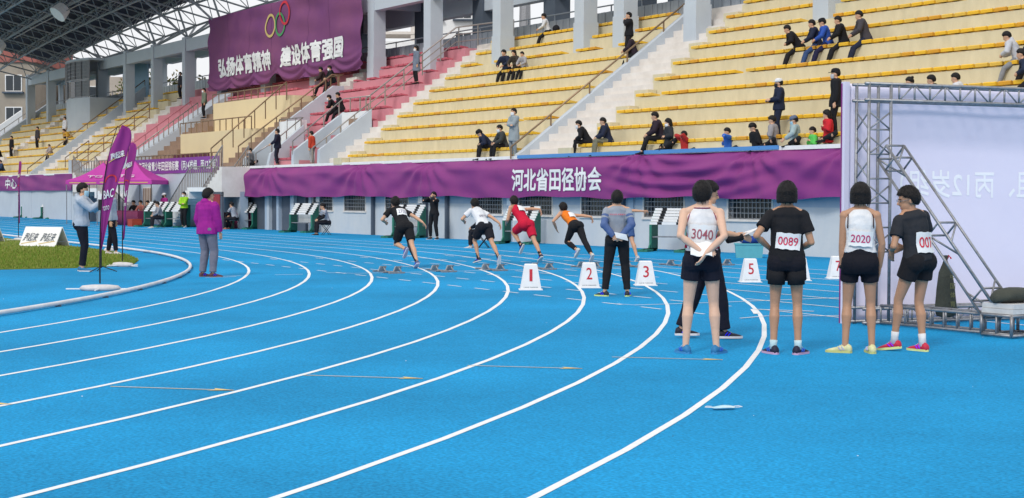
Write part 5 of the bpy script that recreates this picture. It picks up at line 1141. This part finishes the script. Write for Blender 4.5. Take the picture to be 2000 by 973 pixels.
# slabs and sandbags
c0 = sum(fx, Vector())/4
for i, w in enumerate((.30, .29)):
    b = B(); b.box(-w, w, -.22, .22, 0, .055); q = FM @ (c0+Vector((0,0,.27+.058*i))); tag(b.build('foam_slab', mat('white_foam', (.62,.61,.60), .8, ns=8, na=.08), None, q, BR+.18), ('lower' if i == 0 else 'upper')+' white slab stacked on the frame foot under the green sandbag', 'slab')
m_bag = mat('olive_sandbag', (.062, .068, .055), .9, ns=12, c2=(.045,.05,.042), bump=.5, bs=60)
b = B(); NB = 18
b.loft([[(x, ry*math.cos(a)*(1+.05*math.sin(3*a+x*9)), .0+rz*(1+math.sin(a)*1.0)*(1 if math.sin(a) > 0 else .9)) for a in [2*math.pi*j/NB for j in range(NB)]] for x, ry, rz in ((-.30,.02,.03),(-.27,.10,.055),(-.18,.15,.078),(-.05,.165,.085),(.1,.16,.083),(.2,.14,.075),(.27,.09,.06),(.30,.07,.055))])
tag(b.build('sandbag', m_bag, None, FM @ (c0+Vector((-.02,0,.39))), BR+.1, smooth=True), 'plump olive green sandbag lying on the white slabs', 'sandbag')
b = B(); b.loft([[(rx*math.cos(a), ry*math.sin(a)+.04*z, z) for a in [2*math.pi*j/NB for j in range(NB)]] for z, rx, ry in ((0,.05,.05),(.02,.13,.07),(.12,.145,.085),(.35,.12,.08),(.55,.09,.06),(.66,.04,.03),(.70,.025,.02),(.76,.05,.04))])
e = b.build('sandbag', m_bag, None, FM @ Vector((.98, -.62, .0)) + Vector((0,0,.10)), BR-.1, smooth=True); tag(e, 'olive green sandbag hanging upright from the slanting brace', 'sandbag')
for i, ch_ in enumerate('中国体育'): text_on('lettering', ch_, .07, .07, lambda x, y: (.03+x, -.09-.004*i, .50-.11*i+y), mat('khaki_print', (.16,.16,.07), .8), e, bold=.012)
b = B(); b.tube([(0,.03,.68),(.03,.0,.76),(.05,-.02,.72)], .012, 5); b.build('red_string', m_red, e)
# face mask on the track
e = empty('face_mask', (-9.02, 6.94, .012), rad(66), label='pale blue disposable face mask lying on the blue track near the outer lane line', cat='face mask')
b = B(); vs = []
for i in range(13):
    for j in range(7): x, y = -.085+.17*i/12, -.035+.07*j/6; vs.append((x, y+.012*math.sin(x*26), .006+.012*math.sin(math.pi*i/12)*math.sin(math.pi*j/6)+.004*math.sin(j*2.6)))
b.add(vs, [(i*7+j, (i+1)*7+j, (i+1)*7+j+1, i*7+j+1) for i in range(12) for j in range(6)]); o = b.build('mask_sheet', mat('mask_blue', (.35,.62,.72), .8, ns=20, c2=(.62,.72,.75)), e, smooth=True); o.modifiers.new('t', 'SOLIDIFY').thickness = .003
for s in (-1, 1): b = B(); b.tube([(s*.083, .03, .008), (s*.12, .035, .01), (s*.14, .0, .008), (s*.115, -.028, .01), (s*.085, -.03, .008)], .0028, 5); b.build('ear_loop', m_white, e)
# ------------------------------------------------------------------ beyond the stand
def building(name, x, y, rz, w, d, h, m, label, cols, rows, z0=2, wm=m_glass, ww=1.5, wh=1.5, roof=None, frame=m_white):
    e = empty(name, (x, y, 0), rz, label=label, cat='building'); B().box(-w/2, w/2, -d/2, d/2, 0, h).build('wall', m, e)
    if roof: B().box(-w/2-.2, w/2+.2, -d/2-.2, d/2+.2, h, h+roof[0]).build('roof', roof[1], e)
    fm = B().box(-ww/2-.1, ww/2+.1, -.1, 0, -.1, wh+.1).mesh('window', frame); pm = B().box(-ww/2, -.04, -.13, -.1, 0, wh).box(.04, ww/2, -.13, -.1, 0, wh).mesh('pane', wm)
    sl_ = B().box(-ww/2-.3, ww/2+.3, -.5, 0, -.3, -.14).mesh('sill', m_dgrey)
    for i in range(cols):
        for j in range(rows):
            p = (-w/2+w*(i+.5)/cols, -d/2, z0+(h-z0)*j/rows+.4); o = link('window', fm, e, p); link('pane', pm, o); link('sill', sl_, o)
    return e
m_beige = mat('beige_render', (.36,.31,.25), .9, ns=.6, c2=(.28,.24,.20)); m_brk = mat('red_brick_panel', (.36,.13,.11), .9, ns=1, na=.1)
building('apartment_building', -172, 27, rad(62), 26, 14, 15, m_beige, 'old beige apartment building with red top storey beyond the left end of the stand', 6, 4, roof=(5, m_brk))
building('apartment_building', -165, 45, rad(70), 10, 8, 14, mat('pale_siding', (.5,.44,.38), .9, ns=.5), 'narrow pale building seen between the far left columns', 2, 4)
building('office_building', -152, 80, rad(61), 26, 20, 17, mat('blue_grey_cladding', (.12,.16,.24), .6, ns=.5, na=.1), 'white and blue building with flat roof seen between the columns', 7, 3, ww=2.6, wh=1.2, roof=(.8, m_white))
building('office_building', -140, 74, rad(61), 9, 8, 22, m_white, 'small white rooftop storey rising above the blue building', 3, 4, z0=10, roof=(.5, m_white))
e = empty('unfinished_tower', (-205, 97, 0), rad(62), label='unfinished concrete tower with open floors seen right of the slogan banner', cat='building')
for z in range(4, 34, 3): B().box(-3, 3, -3, 3, z, z+.4).build('floor_slab', m_step, e)
for sx in (-2.6, 2.6):
    for sy in (-2.6, 2.6): B().box(sx-.3, sx+.3, sy-.3, sy+.3, 0, 33).build('post', m_step, e)
e = empty('lattice_mast', (-106, 61.5, 0), 0, label='slim grey mast with a stay cable behind the stand', cat='mast'); B().tube([(0,0,0),(0,0,24)], [.75,.3], 8).build('shaft', m_galv, e); B().tube([(0,0,14),(0,0,14.8)], .62, 10).build('collar', m_galv, e); B().tube([(0,0,26),(4.2,7,9)], .07, 5).build('stay', m_galv, e)
def tree(x, y, h, r, label):
    e = empty('broadleaf_tree', (x, y, 0), random.random()*6, label=label, cat='tree'); b = B(); b.tube([(0,0,0),(.1,.05,h*.4),(.2,-.1,h*.8)], [.28,.2,.08], 8)
    tips = []
    for i in range(9):
        a = i*2.4; z = h*(.4+.05*i); q = Vector((math.cos(a)*r*.6, math.sin(a)*r*.6, z+h*.18)); b.tube([(.1,0,z*.9), q*.5+Vector((0,0,z*.5)), q], [.09,.06,.03], 5); tips.append(q)
    b.build('trunk', mat('bark', (.10,.08,.06), .9, ns=6), e); b = B()
    cl_ = [(t+Vector((random.gauss(0,.4),random.gauss(0,.4),random.gauss(0,.4)))*r*.4, r*random.uniform(.25,.5)) for t in tips for _ in range(4)]
    for c, rr in cl_:
        for i in range(60):
            d = Vector((random.gauss(0,1),random.gauss(0,1),random.gauss(0,1))).normalized()*rr*random.random()**.4; p = c+d; u = Vector((random.gauss(0,1),random.gauss(0,1),random.gauss(0,1))).normalized()*.16; v = u.orthogonal().normalized()*.10
            b.add([p-u, p+v, p+u, p-v], [(0,1,2,3)], random.randrange(3))
    b.build('crown', [mat('leaf_green', (.07,.10,.03), .8), mat('leaf_olive', (.13,.13,.04), .8), mat('leaf_yellow', (.22,.17,.05), .8)], e)
tree(-118, 35.5, 10.5, 3.0, 'yellowing tree seen through the opening left of the slogan banner'); tree(-126, 36.8, 10.8, 3.0, 'olive green tree seen through the opening between grey columns, left'); tree(-110, 37.5, 9.5, 2.4, 'thin tree beside the edge of the slogan banner')
# side ramp at the far left
b = B(); b.prism([(0, 2.4), (9, 9.0), (9, 0), (0, 0)], 0, .4); tag(b.build('ramp_wall', m_white, None, W(-108, -1, 0), BETA), 'white sloping end wall of the stand at far left', 'wall')
